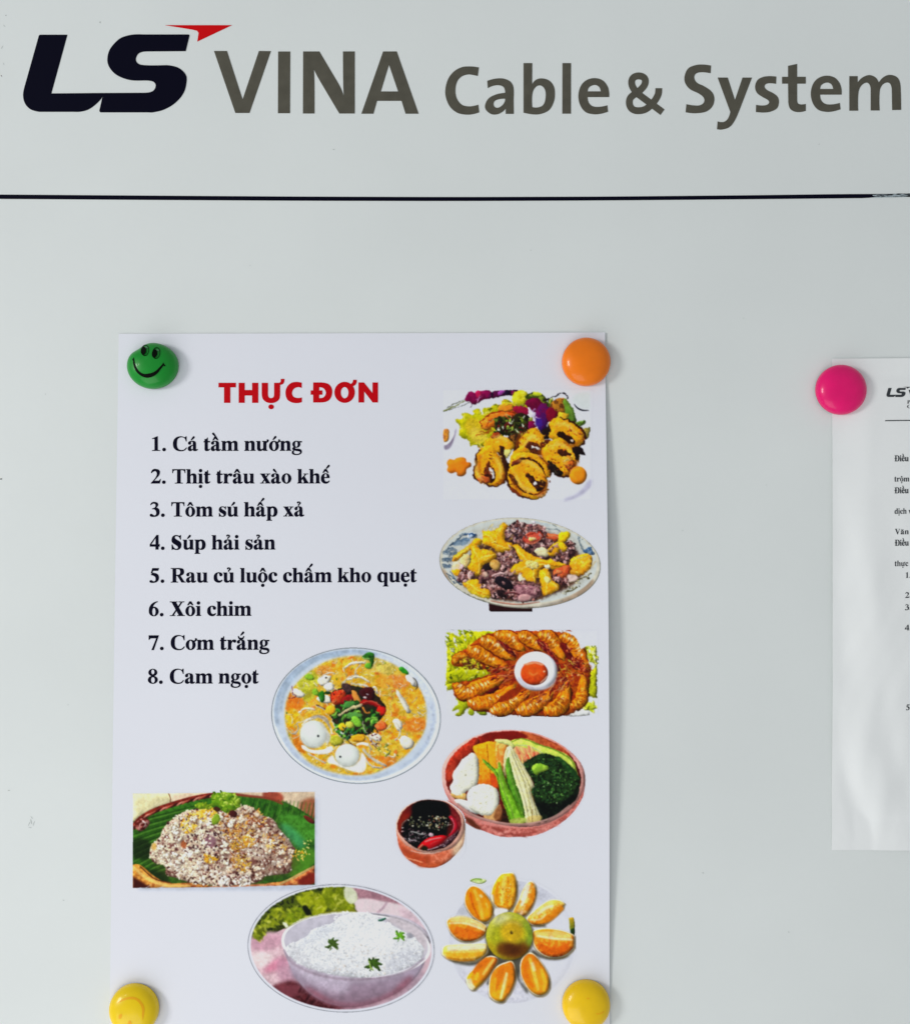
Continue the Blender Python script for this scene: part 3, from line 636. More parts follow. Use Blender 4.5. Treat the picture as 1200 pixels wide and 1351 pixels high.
    g.S("480,350 500,470 560,620 600,745", 8, (170, 212, 90), w1=5); g.S("470,400 490,520 540,650 570,745", 6, (70, 126, 16)); g.S("375,292 440,350 475,400", 5, (60, 120, 20)); g.S("500,360 560,500 640,690", 5, (80, 140, 20)); g.P("560,720 670,705 672,735 615,750 562,748", (180, 196, 90), mot=(120, 130, 40), soft=.3)
    g.warp(.45, 2.6, keep=1); g.grain(.05, 1.8)
    g.S("180,600 300,684 450,732 600,752 740,740 880,694 990,612", 9, (232, 176, 166), wm=15, alpha=.9)
    g.soften()
    return g

def dish_sauce():
    g = Print(510, 1045, 10.435, (115, 90, 1090, 1060), 13)
    g.P("125,480 135,400 200,260 330,160 500,105 640,103 820,130 950,210 1040,300 1078,420 1075,600 1050,730 960,850 860,950 760,1010 640,1045 500,1035 380,990 270,910 190,800 145,650", (214, 124, 92), to=(196, 92, 60), ang=1.5, mot=(222, 146, 118), tex=.08)
    g.P("1000,440 1075,420 1076,600 1050,730 940,880 900,760 980,640", (222, 200, 166), soft=3, alpha=.85); g.P("150,640 210,720 330,810 460,860 620,900 500,1035 380,990 270,910 190,800", (176, 66, 30), soft=2.5, mot=(150, 40, 20), alpha=.9)
    g.P("420,1000 560,1000 760,960 700,1030 600,1045 500,1036", (190, 80, 40), soft=2); g.S("250,890 340,930 430,950 500,975", 8, (240, 170, 130), wm=14, soft=.3)
    g.P("125,480 135,400 200,260 330,160 500,105 640,103 820,130 950,210 1040,300 1074,420 1060,560 990,690 880,780 740,820 600,845 480,832 350,780 240,710 150,580", (232, 176, 156), mot=(216, 150, 132), ma=.5, tex=.05)
    i = "145,470 160,390 220,270 340,170 500,112 640,108 800,138 920,220 1000,320 1025,430 1005,540 930,660 830,750 720,790 600,812 480,800 360,750 250,660 170,560"
    g.P(i, (66, 12, 10), tex=.2); g.clipto(i)
    g.P("145,470 160,390 240,250 330,300 240,420 200,560", (150, 34, 16), soft=3, alpha=.9); g.P("220,270 340,170 420,150 400,260 300,330", (96, 16, 14), soft=3)
    g.P("860,200 960,250 1030,400 1010,540 950,560 940,400", (120, 24, 28), soft=2.5, mot=(150, 50, 50), ma=.5)
    g.P("360,170 500,112 640,108 800,138 870,240 880,360 840,500 800,620 620,640 560,760 380,780 250,660 200,560 230,440 330,330", (6, 8, 10), soft=1.5, tex=.3)
    sp = "320,350 460,340 760,330 860,400 820,520 560,500 320,480"
    g.scat(sp, 70, (14, 40), (9, 20), [(140, 140, 110), (96, 104, 70), (190, 190, 160), (60, 70, 40), (220, 216, 190), (100, 90, 60)], curl=2); g.scat("600,350 790,340 800,470 600,470", 26, (16, 36), (10, 22), [(200, 196, 150), (150, 130, 80), (120, 60, 50), (210, 206, 180)], curl=2)
    g.scat("210,540 420,520 560,600 480,680 320,700 220,640", 60, (20, 60), (6, 13), [(150, 130, 136), (90, 60, 70), (196, 186, 186), (60, 34, 44), (110, 90, 100)], curl=1.6); g.S("330,545 400,560 500,585 540,570", 12, (190, 190, 186)); g.S("205,490 215,440 290,375", 13, (140, 120, 110)); g.P("580,580 610,565 650,600 610,620 585,605", (190, 160, 170)); g.S("540,590 520,620 490,632", 10, (150, 130, 140))
    g.S("205,500 235,495", 14, (190, 180, 176)); g.S("200,545 235,540", 14, (190, 150, 150)); g.E(360, 620, 32, 18, (10, 18, 14)); g.S("300,640 340,668 410,660", 14, (210, 200, 204), w1=6)
    g.S("860,330 930,400 955,480 915,560 850,610", 46, (170, 14, 34), w1=20, wm=56); g.S("890,360 925,430 920,500 880,570", 16, (232, 120, 136), w1=7); g.S("830,455 890,450", 9, (220, 200, 190)); g.S("850,330 880,330", 8, (60, 90, 60))
    g.S("990,520 930,580 840,640 760,700 680,750", 12, (176, 110, 120), w1=18); g.P("760,720 840,660 960,560 1000,540 900,690 800,760 720,770", (50, 20, 30), mot=(120, 90, 100), mt=.6); g.scat("700,760 980,560 900,690 800,770", 12, (16, 40), (8, 14), [(200, 180, 190), (150, 120, 130)])
    g.P("430,780 480,700 560,640 700,600 800,600 832,622 790,680 700,750 600,800 520,800", (196, 12, 22), mot=(160, 8, 20), tex=.08); g.S("520,690 620,655 760,628", 16, (236, 120, 120), wm=22); g.S("600,725 640,700 720,670", 12, (228, 70, 70)); g.S("435,785 470,745 500,722", 18, (206, 190, 130), w1=10); g.P("470,790 510,740 560,760 560,800", (20, 26, 10), soft=.5); g.S("560,800 640,780 720,750", 14, (200, 180, 190))
    g.clipto(None); g.S("330,812 480,845 620,846 760,820", 10, (240, 196, 180), wm=20, alpha=.8)
    g.warp(.3, 2.2, keep=1); g.grain(.05, 1.5)
    g.soften()
    return g

def dish_soup():
    g = Print(350, 845, 5.0, (35, 42, 1165, 952), 17)
    g.E(598, 497, 560, 449, (64, 76, 84), rot=4.5, tex=.02, vol=0); g.E(598, 497, 555, 444, (222, 228, 234), rot=4.5, tex=.01, vol=0)
    g.E(592, 492, 532, 428, (196, 208, 222), rot=4.5, tex=.01, vol=0, soft=.8)
    g.clip_oval(592, 492, 540, 434, 4.5)
    g.S("78,560 70,450 100,330 190,200 330,110 500,76 640,72 780,100", 22, (146, 166, 190), wm=34, soft=2.2, alpha=.9); g.S("100,470 130,330 220,210 360,120 520,92", 14, (150, 172, 194), wm=18, soft=1.5, alpha=.8)
    g.S("740,96 900,170 1020,290 1100,420 1110,540 1060,680", 30, (208, 216, 230), wm=46, soft=2); g.S("1085,380 1110,500 1080,640 1000,760 880,850", 10, (172, 186, 208), wm=16, soft=1.6)
    g.S("120,640 200,760 330,850 500,905 680,915 850,860", 16, (170, 184, 206), wm=22, soft=2, alpha=.8); g.S("90,640 190,790 340,880 520,930 700,930", 10, (226, 232, 238), wm=14, soft=1)
    g.clipto(None)
    bd = "130,480 150,370 210,280 300,200 400,140 520,108 640,104 760,125 880,180 980,270 1040,370 1062,480 1045,600 980,700 900,780 800,840 700,880 560,888 430,865 300,810 210,720 150,620"
    g.P(bd, (214, 172, 40), soft=1.2, mot=(226, 190, 90), tex=.1)
    g.clipto(bd)
    W = [(232, 222, 190), (226, 214, 160), (240, 234, 214), (214, 196, 140), (206, 180, 110), (236, 228, 206)]
    OR = [(226, 160, 16), (236, 180, 30), (220, 130, 20), (214, 110, 20), (240, 196, 60), (226, 150, 40), (200, 150, 20)]
    g.scat(bd, 420, (18, 56), (14, 34), OR, curl=1.6, alpha=.75, soft=.3)
    g.scat(bd, 130, (16, 44), (12, 26), [(232, 120, 30), (228, 100, 40), (240, 150, 60), (190, 160, 30), (206, 190, 60)], curl=1.6, alpha=.7, soft=.3)
    for reg, c in (("210,230 330,210 340,330 300,400 240,390 215,310", (170, 176, 40)), ("140,390 180,365 250,390 240,440 150,440", (230, 110, 24)), ("330,200 390,165 440,190 430,240 370,230", (226, 140, 50)), ("820,230 920,240 950,290 880,320 820,290", (232, 130, 50)), ("900,550 1040,510 1050,590 940,600", (232, 120, 30)), ("180,600 230,640 260,740 200,710", (214, 110, 20)), ("780,780 860,770 840,830 780,840", (226, 120, 30)), ("940,330 1040,340 1050,420 950,440", (234, 160, 30)), ("740,250 830,250 830,300 760,310", (226, 150, 40)), ("640,110 760,125 860,180 820,230 720,200", (200, 180, 80)), ("140,470 210,470 200,560 140,560", (226, 176, 20))):
        g.P(reg, c, soft=1, alpha=.85, mot=tuple(min(250, v + 26) for v in c), tex=.15)
    g.scat(bd, 210, (22, 70), (3, 8), W, curl=1.8, alpha=.75)
    g.scat(bd, 34, (8, 22), (6, 12), [(110, 140, 30), (150, 170, 50), (60, 100, 24)], curl=1, alpha=.75)
    g.scat(bd, 90, (26, 70), (2.5, 5), [(240, 234, 214), (226, 216, 190)], curl=2.2, alpha=.8)
    g.scat(bd, 60, (5, 12), (5, 10), [(250, 246, 224), (250, 230, 170)], alpha=.9)
    g.clipto(None)
    for reg in ("345,255 380,235 430,235 425,270 390,300 360,295", "385,300 440,280 450,320 410,335", "175,325 200,315 250,345 260,370 200,372 172,350", "940,240 980,250 1000,300 960,290", "840,525 880,520 905,560 880,600 850,560", "900,630 960,650 980,690 930,720 890,680", "860,330 885,340 960,470 935,480 880,380", "340,380 400,360 440,400 400,415 350,400", "690,620 750,620 760,660 700,650"):
        g.P(reg, (226, 224, 214), mot=(200, 190, 160), tex=.06)
    g.E(400, 246, 9, 6, (20, 14, 20)); g.S("940,235 985,255 1005,300 990,325", 5, (50, 46, 40)); g.P("925,232 975,250 985,300 950,280", (226, 226, 224)); g.S("175,300 180,360", 5, (120, 60, 110)); g.S("175,345 200,370 150,380", 5, (130, 40, 60))
    # noodles / egg strands
    for s, w in (("350,250 420,215 460,215", 7), ("500,290 560,240 610,225", 8), ("540,260 620,240 690,280", 12), ("560,285 660,300 740,350", 10), ("590,225 600,190 640,140", 7), ("520,180 580,150 660,145", 12), ("210,545 300,520 380,500 420,540", 8), ("220,480 260,450 330,455", 10), ("330,430 400,460 440,500", 8), ("135,570 180,615 215,590 210,540", 8), ("860,540 890,600 870,650 850,655", 7), ("1000,470 1050,500", 9), ("440,530 480,610 520,655", 10), ("430,500 470,580 530,660", 5), ("650,590 690,650 740,700", 9), ("640,610 700,720", 6), ("780,740 850,770 850,745", 8), ("280,745 320,770 400,810", 9), ("400,700 450,720 480,680", 7), ("640,720 720,790 800,830", 14), ("650,770 700,830 780,840", 10), ("700,340 720,310 740,345", 9)):
        g.S(s, w, (236, 228, 206), wm=w * 1.3)
    for s in ("330,425 390,450 430,500", "520,610 560,680 600,700", "690,640 720,700 760,720"): g.S(s, 5, (110, 60, 50))
    # garnish in the middle
    g.P("430,350 470,325 540,300 640,310 720,350 790,430 790,480 740,540 700,610 620,630 520,650 480,600 440,520 430,480 460,430 430,400", (50, 34, 24), tex=.3, mot=(20, 26, 16), ma=.9)
    g.P("430,365 450,340 520,328 530,370 500,410 460,425 435,400", (206, 66, 26), mot=(150, 24, 14), ma=.8, tex=.15); g.scat("435,345 520,335 520,400 460,420", 14, (12, 30), (5, 9), [(226, 120, 70), (110, 20, 14), (230, 90, 40)])
    g.P("505,290 560,295 570,340 530,345", (60, 40, 40), tex=.4); g.P("500,395 540,360 590,360 580,400 500,420", (130, 20, 20), tex=.2)
    g.P("565,335 590,330 630,400 625,420 600,415", (222, 146, 60), mot=(196, 110, 40)); g.P("620,330 700,310 720,360 700,400 640,380", (70, 16, 20), mot=(30, 20, 24), tex=.3); g.E(656, 378, 12, 8, (220, 200, 200)); g.E(672, 355, 10, 5, (180, 170, 180))
    g.S("620,430 660,405 720,420 790,455", 34, (156, 18, 18), w1=26, mot=(110, 10, 16)); g.S("640,410 700,400 760,430", 9, (214, 80, 60)); g.P("740,440 790,450 790,480 755,495", (190, 30, 20)); g.P("400,440 440,432 465,455 440,490 400,480", (236, 170, 30))
    G = [(30, 80, 24), (50, 120, 34), (16, 40, 16), (90, 150, 50), (120, 176, 60), (20, 56, 24)]
    g.scat("520,410 600,400 640,440 740,470 750,530 700,600 620,610 520,640 450,520 480,450", 110, (20, 60), (9, 20), G, curl=1.2)
    g.P("510,430 560,400 600,420 540,450", (60, 120, 50)); g.P("540,480 620,480 640,500 560,515", (80, 140, 60)); g.P("570,510 600,500 640,560 610,572 580,550", (120, 184, 50)); g.P("530,545 570,540 580,570 545,580", (200, 206, 70)); g.P("480,560 520,550 540,585 500,595", (226, 180, 30))
    g.S("480,498 560,450 640,425", 13, (236, 216, 160), w1=20); g.S("640,440 670,480 690,470", 10, (226, 140, 50)); g.S("640,530 660,600 680,615", 5, (220, 210, 190)); g.P("725,560 760,530 800,550 790,590 740,595", (226, 96, 40), mot=(236, 140, 80)); g.P("570,630 650,620 655,660 600,670 570,655", (226, 160, 30)); g.scat("480,590 580,580 590,640 510,640", 14, (12, 34), (6, 12), [(20, 60, 50), (40, 100, 60), (200, 210, 200)])
    g.scat("690,610 760,610 750,700 700,690", 22, (8, 24), (5, 10), [(230, 220, 220), (110, 50, 60), (200, 160, 150), (60, 24, 30)]); g.P("420,650 450,625 500,640 510,680 450,695", (170, 170, 40), mot=(206, 200, 80)); g.scat("750,700 820,690 830,740 760,760", 10, (16, 36), (8, 16), [(150, 160, 60), (206, 196, 100), (120, 130, 60)])
    g.P("640,105 680,78 715,90 716,130 700,180 670,185 690,140 640,120", (50, 120, 30), mot=(20, 60, 14), ma=.8, tex=.2); g.P("670,85 712,84 715,105 680,108", (40, 110, 30), mot=(16, 50, 10)); g.S("640,115 690,125", 8, (170, 210, 110)); g.P("655,160 690,150 700,180 670,188", (90, 160, 40))
    g.P("885,178 905,175 945,215 935,228 895,205 880,190", (50, 150, 30), mot=(20, 100, 20)); g.P("350,345 385,335 390,400 370,408 355,380", (36, 120, 24), mot=(16, 70, 16)); g.S("360,365 372,395", 5, (120, 180, 90)); g.P("390,340 420,335 430,350 400,356", (24, 50, 20)); g.P("260,235 290,220 320,250 280,260", (130, 176, 40)); g.P("310,330 340,320 350,360 320,360", (120, 170, 40))
    g.warp(.7, 2.8, keep=1, region=bd); g.grain(.1, 1.6, bd)
    # fish balls
    g.vol = .12
    g.S("240,560 290,515 350,505 420,560 440,620", 9, (240, 236, 224)); g.S("300,510 350,500 400,530 430,580", 12, (150, 140, 130), wm=20, alpha=.8, soft=.4); g.E(318, 622, 92, 92, (176, 176, 160), soft=.8)
    g.P("240,690 300,720 380,720 440,700 430,740 340,750 250,720", (234, 232, 222)); g.E(316, 616, 86, 88, (208, 214, 208), tex=.01); g.E(300, 598, 56, 56, (222, 228, 222), soft=3, tex=.01); g.S("245,640 280,690 350,690", 9, (196, 202, 196), soft=.8); g.E(348, 631, 7, 8, (14, 14, 22)); g.P("360,540 400,580 430,640 400,680 405,620", (196, 196, 186), soft=.8)
    g.P("410,800 460,820 560,860 640,870 665,830 640,740 620,790 560,830 470,800 440,760", (230, 230, 224), soft=.5); g.E(541, 760, 82, 76, (180, 182, 166), soft=.7); g.E(538, 756, 78, 72, (208, 214, 208), tex=.01); g.E(535, 742, 50, 44, (221, 227, 221), soft=3, tex=.01); g.S("470,790 530,825 600,800", 8, (192, 198, 190), soft=.8); g.E(494, 768, 7, 7, (14, 14, 22))
    g.S("600,690 640,680 680,690", 14, (236, 232, 224), w1=20)
    g.soften()
    return g

def dish_sticky_rice():
    g = Print(165, 1035, 4.615, (38, 34, 1190, 690), 19)
    # printed drop shadow under the picture
    for k in range(6): g.P("!%d,%d !%d,%d !%d,%d !%d,%d" % (80, 80, 1172, 80, 1172, 648, 80, 648), (150, 164, 186), soft=2.4, alpha=.16, tex=0)
    R = "!48,56 !600,50 !1155,44 !1155,612 !600,626 !45,632"
    g.P(R, (30, 60, 16), tex=.1, vol=0); g.clipto(R)
    g.P("!48,56 !300,50 300,110 200,150 100,200 !46,240", (206, 198, 150), mot=(216, 208, 170), tex=.05); g.P("280,52 520,44 520,70 420,100 300,120", (214, 190, 160)); g.S("262,50 275,80 275,110", 6, (130, 80, 50)); g.P("650,40 1160,40 1160,180 1050,150 960,100 800,80", (214, 190, 160), soft=1); g.P("840,50 940,50 960,100 880,110", (160, 70, 50), soft=1.5); g.P("1060,120 1160,90 1160,200 1100,190", (150, 80, 50), soft=2, alpha=.9)
    g.P("50,260 110,200 210,150 300,120 430,90 560,70 720,70 860,90 960,110 1060,150 1160,240 1160,500 1060,560 900,620 100,620 45,480", (38, 84, 18), to=(30, 70, 20), ang=0, mot=(54, 110, 24), tex=.1)
    for q in range(34):   # leaf ribs left
        y = 190 + q * 11
        g.S([(40, y + 40 + q * 2), (200, y), (430, y - 60)], 5, [(20, 50, 10), (80, 130, 40), (30, 70, 14)][q % 3], wm=8, alpha=.8, soft=.3)
    for q in range(20):
        x = 720 + q * 24
        g.S([(x, 75 + q * 2), (x - 30, 150 + q * 5), (x - 120, 260 + q * 10)], 4, [(20, 54, 14), (76, 130, 40), (40, 96, 24)][q % 3], wm=9, alpha=.8, soft=.4)
    g.P("46,345 140,340 160,420 150,450 48,440", (10, 20, 8), soft=1.6, alpha=.7); g.P("48,500 240,540 260,600 150,590 46,480", (14, 30, 10), soft=2, alpha=.8); g.P("930,200 1000,180 1080,200 1160,240 1160,330 1040,320", (56, 120, 30), soft=2, mot=(76, 146, 50)); g.P("940,250 1000,250 1100,360 1060,390", (60, 150, 90), soft=2.5, alpha=.8); g.P("1090,190 1150,220 1150,240 1110,225", (90, 30, 24))
    g.P("1040,420 1150,400 1150,480 1010,560", (70, 126, 30), soft=1.5); g.scat("1080,340 1130,330 1120,440 1060,440", 16, (8, 24), (5, 10), [(226, 216, 120), (180, 200, 90)])
    # basket
    g.S("44,270 90,215 170,165 280,125 420,85 560,60", 34, (96, 24, 16), w1=30, mot=(130, 44, 30), tex=.2)
    for q in range(15):
        t = q / 14; x = 60 + 470 * t; y = 245 - 180 * t ** .62
        g.S([(x - 16, y + 14), (x + 6, y - 2), (x + 34, y - 14)], 6, [(170, 80, 60), (60, 14, 12), (206, 130, 110)][q % 3], wm=11)
    g.P("60,240 110,205 150,225 130,265 85,285", (80, 20, 16), mot=(190, 120, 110), ma=.8); g.S("85,280 95,240 140,230", 8, (220, 160, 150)); g.S("105,222 125,240 112,262", 9, (236, 220, 214), w1=3); g.S("640,58 760,72 870,85 960,120", 16, (130, 50, 34), w1=10, soft=.6)
    g.P("!45,490 90,490 180,560 260,600 400,600 520,620 !520,640 !45,640", (196, 130, 44), to=(150, 70, 30), ang=1.4, mot=(226, 176, 80), tex=.12); g.S("46,500 130,570 250,615 400,618", 12, (236, 190, 100), wm=22, soft=.5); g.P("!45,560 110,600 150,635 !45,635", (60, 16, 12), soft=1.5); g.S("90,500 180,575 280,600", 6, (120, 60, 20))
    g.P("860,605 960,590 1060,540 !1156,490 !1156,600 1000,625 860,628", (206, 130, 60), to=(150, 50, 30), ang=.2, mot=(226, 170, 90), tex=.15); g.S("940,610 1040,560 1150,500", 9, (240, 200, 120), wm=14); g.P("1060,580 1156,540 1156,600 1060,610", (120, 30, 20), soft=1); g.P("520,618 700,612 900,608 900,630 520,632", (190, 110, 70), soft=.6, mot=(220, 160, 110))
    # mound
    MD = "150,410 160,370 210,320 230,270 290,210 350,170 430,150 540,150 640,160 700,130 780,150 840,190 900,210 940,270 1000,340 1030,400 1010,470 1010,530 940,550 860,560 800,600 700,610 620,622 520,615 420,605 310,570 250,550 240,500 180,480 150,440"
    g.P(MD, (196, 176, 154), mot=(90, 50, 46), ma=.9, mt=.6, tex=.2)
    g.clipto(None)
    g.vol = .3
    a = g.inside(MD); xx = np.arange(g.W)[None, :] / g.k + g.box[0]; yy = np.arange(g.H)[:, None] / g.k + g.box[1]
    left = a * (xx < 560); right = a * (xx >= 480)
    RC = [(236, 226, 192), (240, 232, 204), (222, 206, 170), (238, 228, 196), (206, 186, 150), (244, 238, 216), (240, 230, 196), (228, 214, 182), (70, 34, 34)]
    g.scat(left, 560, (10, 24), (7, 13), RC, curl=1, tex=.03)
    g.scat(right, 560, (10, 24), (7, 13), [(216, 196, 176), (190, 150, 136), (150, 104, 96), (110, 66, 62), (70, 34, 34), (232, 220, 204), (236, 230, 220), (220, 204, 186)], curl=1, tex=.03)
    g.scat("250,500 420,480 560,520 600,440 700,470 800,590 620,620 430,600", 170, (10, 26), (8, 14), [(236, 230, 214), (244, 240, 230), (214, 196, 170), (70, 36, 34), (226, 214, 194)], curl=1)
    for x, y, r in ((600, 590, 34), (740, 580, 36), (890, 370, 34), (930, 480, 34), (470, 500, 40), (380, 420, 30)): g.scat("%d,%d %d,%d %d,%d %d,%d" % (x - r, y, x, y - r, x + r, y, x, y + r), 22, (10, 22), (8, 13), [(240, 236, 226), (228, 220, 204), (248, 246, 240)])
    g.scat("390,310 560,280 640,420 560,470 420,430 360,370", 60, (8, 22), (6, 13), [(56, 22, 30), (90, 50, 60), (40, 14, 20), (200, 190, 186)], curl=1.6); g.P("480,330 540,320 550,370 490,380", (150, 110, 120), soft=.6, mot=(90, 50, 60))
    YL = [(236, 190, 50), (226, 170, 40), (244, 214, 110), (206, 140, 40), (240, 200, 80)]
    g.scat("350,220 420,160 560,150 560,190 450,240 400,300 350,280", 120, (12, 36), (5, 10), YL, curl=1.4)
    g.scat("580,180 720,140 840,180 860,260 760,250 640,320 580,260", 150, (14, 40), (4, 9), [(214, 150, 60), (190, 110, 50), (236, 190, 100), (130, 60, 30), (226, 170, 70), (160, 80, 40)], curl=1.4)
    g.scat("600,260 760,260 960,330 1010,440 900,420 820,360 700,400 700,520 640,500 640,400 590,320", 200, (14, 40), (4, 8), [(226, 176, 80), (206, 140, 60), (240, 204, 130), (170, 96, 50), (110, 50, 30), (236, 190, 90)], curl=1.4)
    g.scat("690,330 760,310 800,350 740,390 650,390", 44, (14, 34), (6, 11), YL); g.scat("470,440 540,430 570,460 510,480", 24, (14, 30), (7, 13), [(236, 180, 30), (240, 200, 70), (220, 150, 30)]); g.scat("680,450 750,430 760,520 690,530", 50, (12, 32), (5, 9), YL + [(120, 60, 30)]); g.scat("1000,420 1090,400 1100,450 1010,460", 18, (10, 30), (5, 10), YL); g.P("345,345 370,345 370,385 345,385", (170, 90, 50), soft=.5); g.E(176, 380, 16, 22, (220, 176, 90), soft=.5)
    for q, al in (("760,480 1030,420 1010,540 860,570 780,600", .38), ("560,330 760,380 700,520 580,460", .22), ("160,430 250,520 420,600 260,570 180,490", .3), ("860,200 1000,340 1030,400 900,330", .3), ("420,440 560,420 620,520 470,560", .18)):
        g.P(q, (84, 44, 30), soft=5, alpha=al)
    g.scat(a, 160, (8, 20), (6, 11), [(240, 232, 206), (234, 222, 190), (244, 240, 222)], curl=1)
    g.scat(a, 130, (6, 16), (4, 8), [(50, 22, 22), (74, 36, 30)], curl=1)
    for _ in range(46):
        i_ = g.rng.integers(0, 1 << 30); ys, xs = np.nonzero(a > .5); k_ = i_ % len(xs)
        x = xs[k_] / g.k + g.box[0]; y = ys[k_] / g.k + g.box[1]; r = 12 + 14 * g.rng.random()
        right_ = x > 640
        g.E(x + 3, y + 5, r * 1.2, r * .95, (70, 32, 28), soft=1.2, alpha=.55)
        g.scat("%g,%g %g,%g %g,%g %g,%g" % (x - r, y, x, y - r * .8, x + r, y, x, y + r * .8), 13, (10, 20), (8, 14), [(240, 234, 210), (244, 240, 222), (230, 218, 186)] if not right_ else [(222, 200, 176), (206, 172, 140), (236, 224, 200)], curl=.8)
    # lettuce sprig
    g.P("430,130 450,110 520,120 530,60 600,50 640,50 700,90 700,130 660,160 620,175 590,160 560,130 500,145 450,150", (124, 160, 30), mot=(76, 120, 14), ma=.9, tex=.2)
    g.scat("520,60 640,50 700,100 680,150 600,170 540,110", 50, (14, 36), (6, 14), [(150, 180, 50), (176, 200, 80), (90, 130, 20), (60, 100, 14)], curl=1.6); g.scat("430,125 520,115 520,145 450,150", 14, (14, 34), (6, 12), [(150, 176, 40), (110, 140, 20)]); g.P("530,240 540,190 560,180 580,205 560,240", (130, 160, 40), mot=(90, 120, 20)); g.P("540,140 580,150 560,170", (60, 30, 20)); g.P("640,160 680,170 670,200 640,190", (60, 20, 20))
    g.clipto(R)
    g.warp(.5, 2.4, keep=1, region=MD); g.grain(.16, 1.5, MD); g.grain(.06, 2)
    g.clipto(None); g.scat("45,628 300,630 420,640 50,640", 3, (60, 100), (3, 5), [(190, 196, 206)], ang=0, spread=0)
    g.soften()
    return g

def dish_white_rice():
    g = Print(320, 1160, 4.615, (22, 22, 1178, 820), 23)
    g.E(599, 422, 570, 391, (120, 124, 132), rot=3.2, tex=0, vol=0); g.E(599, 422, 565, 386, (214, 216, 226), rot=3.2, tex=0, vol=0)
    g.clip_oval(599, 421, 550, 373, 3.2)
    g.E(599, 421, 550, 373, (206, 176, 184), rot=3.2, mot=(196, 160, 170), tex=.05, vol=0)
    g.P("0,0 720,0 700,150 680,230 260,300 130,370 0,380", (70, 84, 14), mot=(20, 26, 12), ma=.95, mt=.5, tex=.2)
    # table top
    g.P("670,40 800,40 1000,130 1060,200 900,150 700,125", (156, 112, 124), mot=(176, 130, 140), mt=.5, soft=1); g.P("690,125 880,140 1000,170 1120,250 1160,400 1100,330 900,240 700,200", (222, 206, 210), soft=1, mot=(206, 184, 190)); g.S("880,140 850,180 820,205", 12, (180, 150, 164), soft=.6); g.S("1030,190 1010,230", 10, (190, 164, 176), soft=.8); g.P("960,180 1080,260 1140,400 1100,340 1000,260", (206, 180, 190), soft=2)
    g.P("40,380 240,330 260,440 330,620 180,700 60,560", (212, 178, 186), mot=(220, 190, 196), soft=2); g.P("40,370 200,330 250,350 240,400 90,440", (196, 150, 166), soft=3); g.P("130,560 200,490 260,480 270,520 200,560", (206, 124, 150), soft=3, alpha=.9); g.P("60,460 150,450 180,480 100,540", (224, 206, 206), soft=2.5); g.P("220,480 300,520 330,620 240,640", (176, 130, 150), soft=3, alpha=.8)
    g.P("170,680 330,620 500,720 700,775 640,800 400,800 240,740", (60, 14, 20), soft=2.5, mot=(110, 50, 56)); g.P("180,670 300,640 360,660 300,720", (110, 50, 60), soft=2); g.scat("300,640 520,720 500,790 300,740", 12, (50, 90), (8, 14), [(90, 44, 50), (40, 6, 14)], ang=-.9, spread=.2, soft=.8, alpha=.7); g.P("600,790 800,770 960,690 1080,560 1100,620 900,760 700,810", (176, 150, 164), soft=2.5)
    # lettuce
    for s, c in (("320,110 400,75 470,90 520,130 500,200 440,225 400,200 350,150", (160, 170, 24)), ("490,60 600,50 640,110 680,160 670,195 560,200 520,170", (130, 144, 20)), ("270,200 330,170 400,200 420,230 340,265 280,290 250,260", (130, 150, 20)), ("180,190 260,180 270,230 200,240", (96, 110, 20)), ("90,290 130,280 140,330 100,370 65,350", (110, 120, 24)), ("130,240 200,240 200,290 140,290", (70, 84, 20))):
        g.P(s, c, mot=tuple(max(0, v - 44) for v in c), ma=.9, tex=.2, soft=.6); g.scat(s, 26, (20, 60), (7, 16), [(186, 192, 50), (120, 136, 16), (70, 84, 10), (206, 206, 100), (150, 160, 20)], curl=1.2, alpha=.7, soft=.5)
    g.P("620,55 670,55 700,110 670,150 630,130", (214, 216, 190), mot=(180, 190, 150), soft=.8); g.P("500,200 600,190 680,185 690,205 560,215 470,230", (120, 120, 20), soft=.6); g.P("370,160 420,210 390,220", (14, 20, 8), soft=.6); g.P("250,262 280,290 262,296", (220, 226, 200), soft=.3)
    # bowl
    g.P("238,380 250,430 300,560 370,660 460,730 570,770 700,778 840,740 960,680 1060,590 1110,500 1140,400 1130,330 1000,240 800,205 600,205 400,240 280,310", (188, 180, 192), to=(146, 132, 148), ang=1.57, tex=.02)
    g.P("290,540 380,600 560,625 760,625 960,580 1090,500 1060,590 960,680 840,740 700,778 570,770 460,730 370,660", (170, 158, 178), soft=3, to=(126, 100, 116), ang=1.57, tex=.02); g.P("380,655 560,745 720,755 900,690 1000,600 1040,600 960,685 840,742 700,780 570,772 460,732", (140, 80, 96), soft=3, alpha=.8)
    g.P("330,520 420,560 620,580 640,680 520,680 400,620", (196, 184, 202), soft=4, alpha=.7)
    g.E(690, 400, 455, 199, (236, 235, 238), rot=4, tex=.01, vol=0); g.E(690, 398, 438, 184, (188, 184, 196), rot=4, tex=.02, vol=0); g.S("262,300 400,235 560,205 700,200", 7, (232, 232, 180), wm=9, alpha=.7); g.S("770,208 930,235 1060,290 1130,360", 9, (190, 186, 196), wm=12)
    g.P("880,240 1000,260 1100,330 1120,420 1060,480 1050,380 960,300", (196, 186, 192), soft=2)
    g.S("250,430 300,510 450,580 650,612 850,600 1000,560 1110,480", 9, (150, 132, 148), wm=14, soft=1)
    RZ = "265,420 330,380 400,340 420,310 540,270 600,225 700,210 800,225 850,255 930,290 1000,330 1060,370 1100,430 1080,490 1000,540 860,585 700,600 540,580 400,540 320,500"
    g.P(RZ, (211, 213, 216), mot=(219, 221, 223), tex=.03, vol=.2)
    g.vol = .16
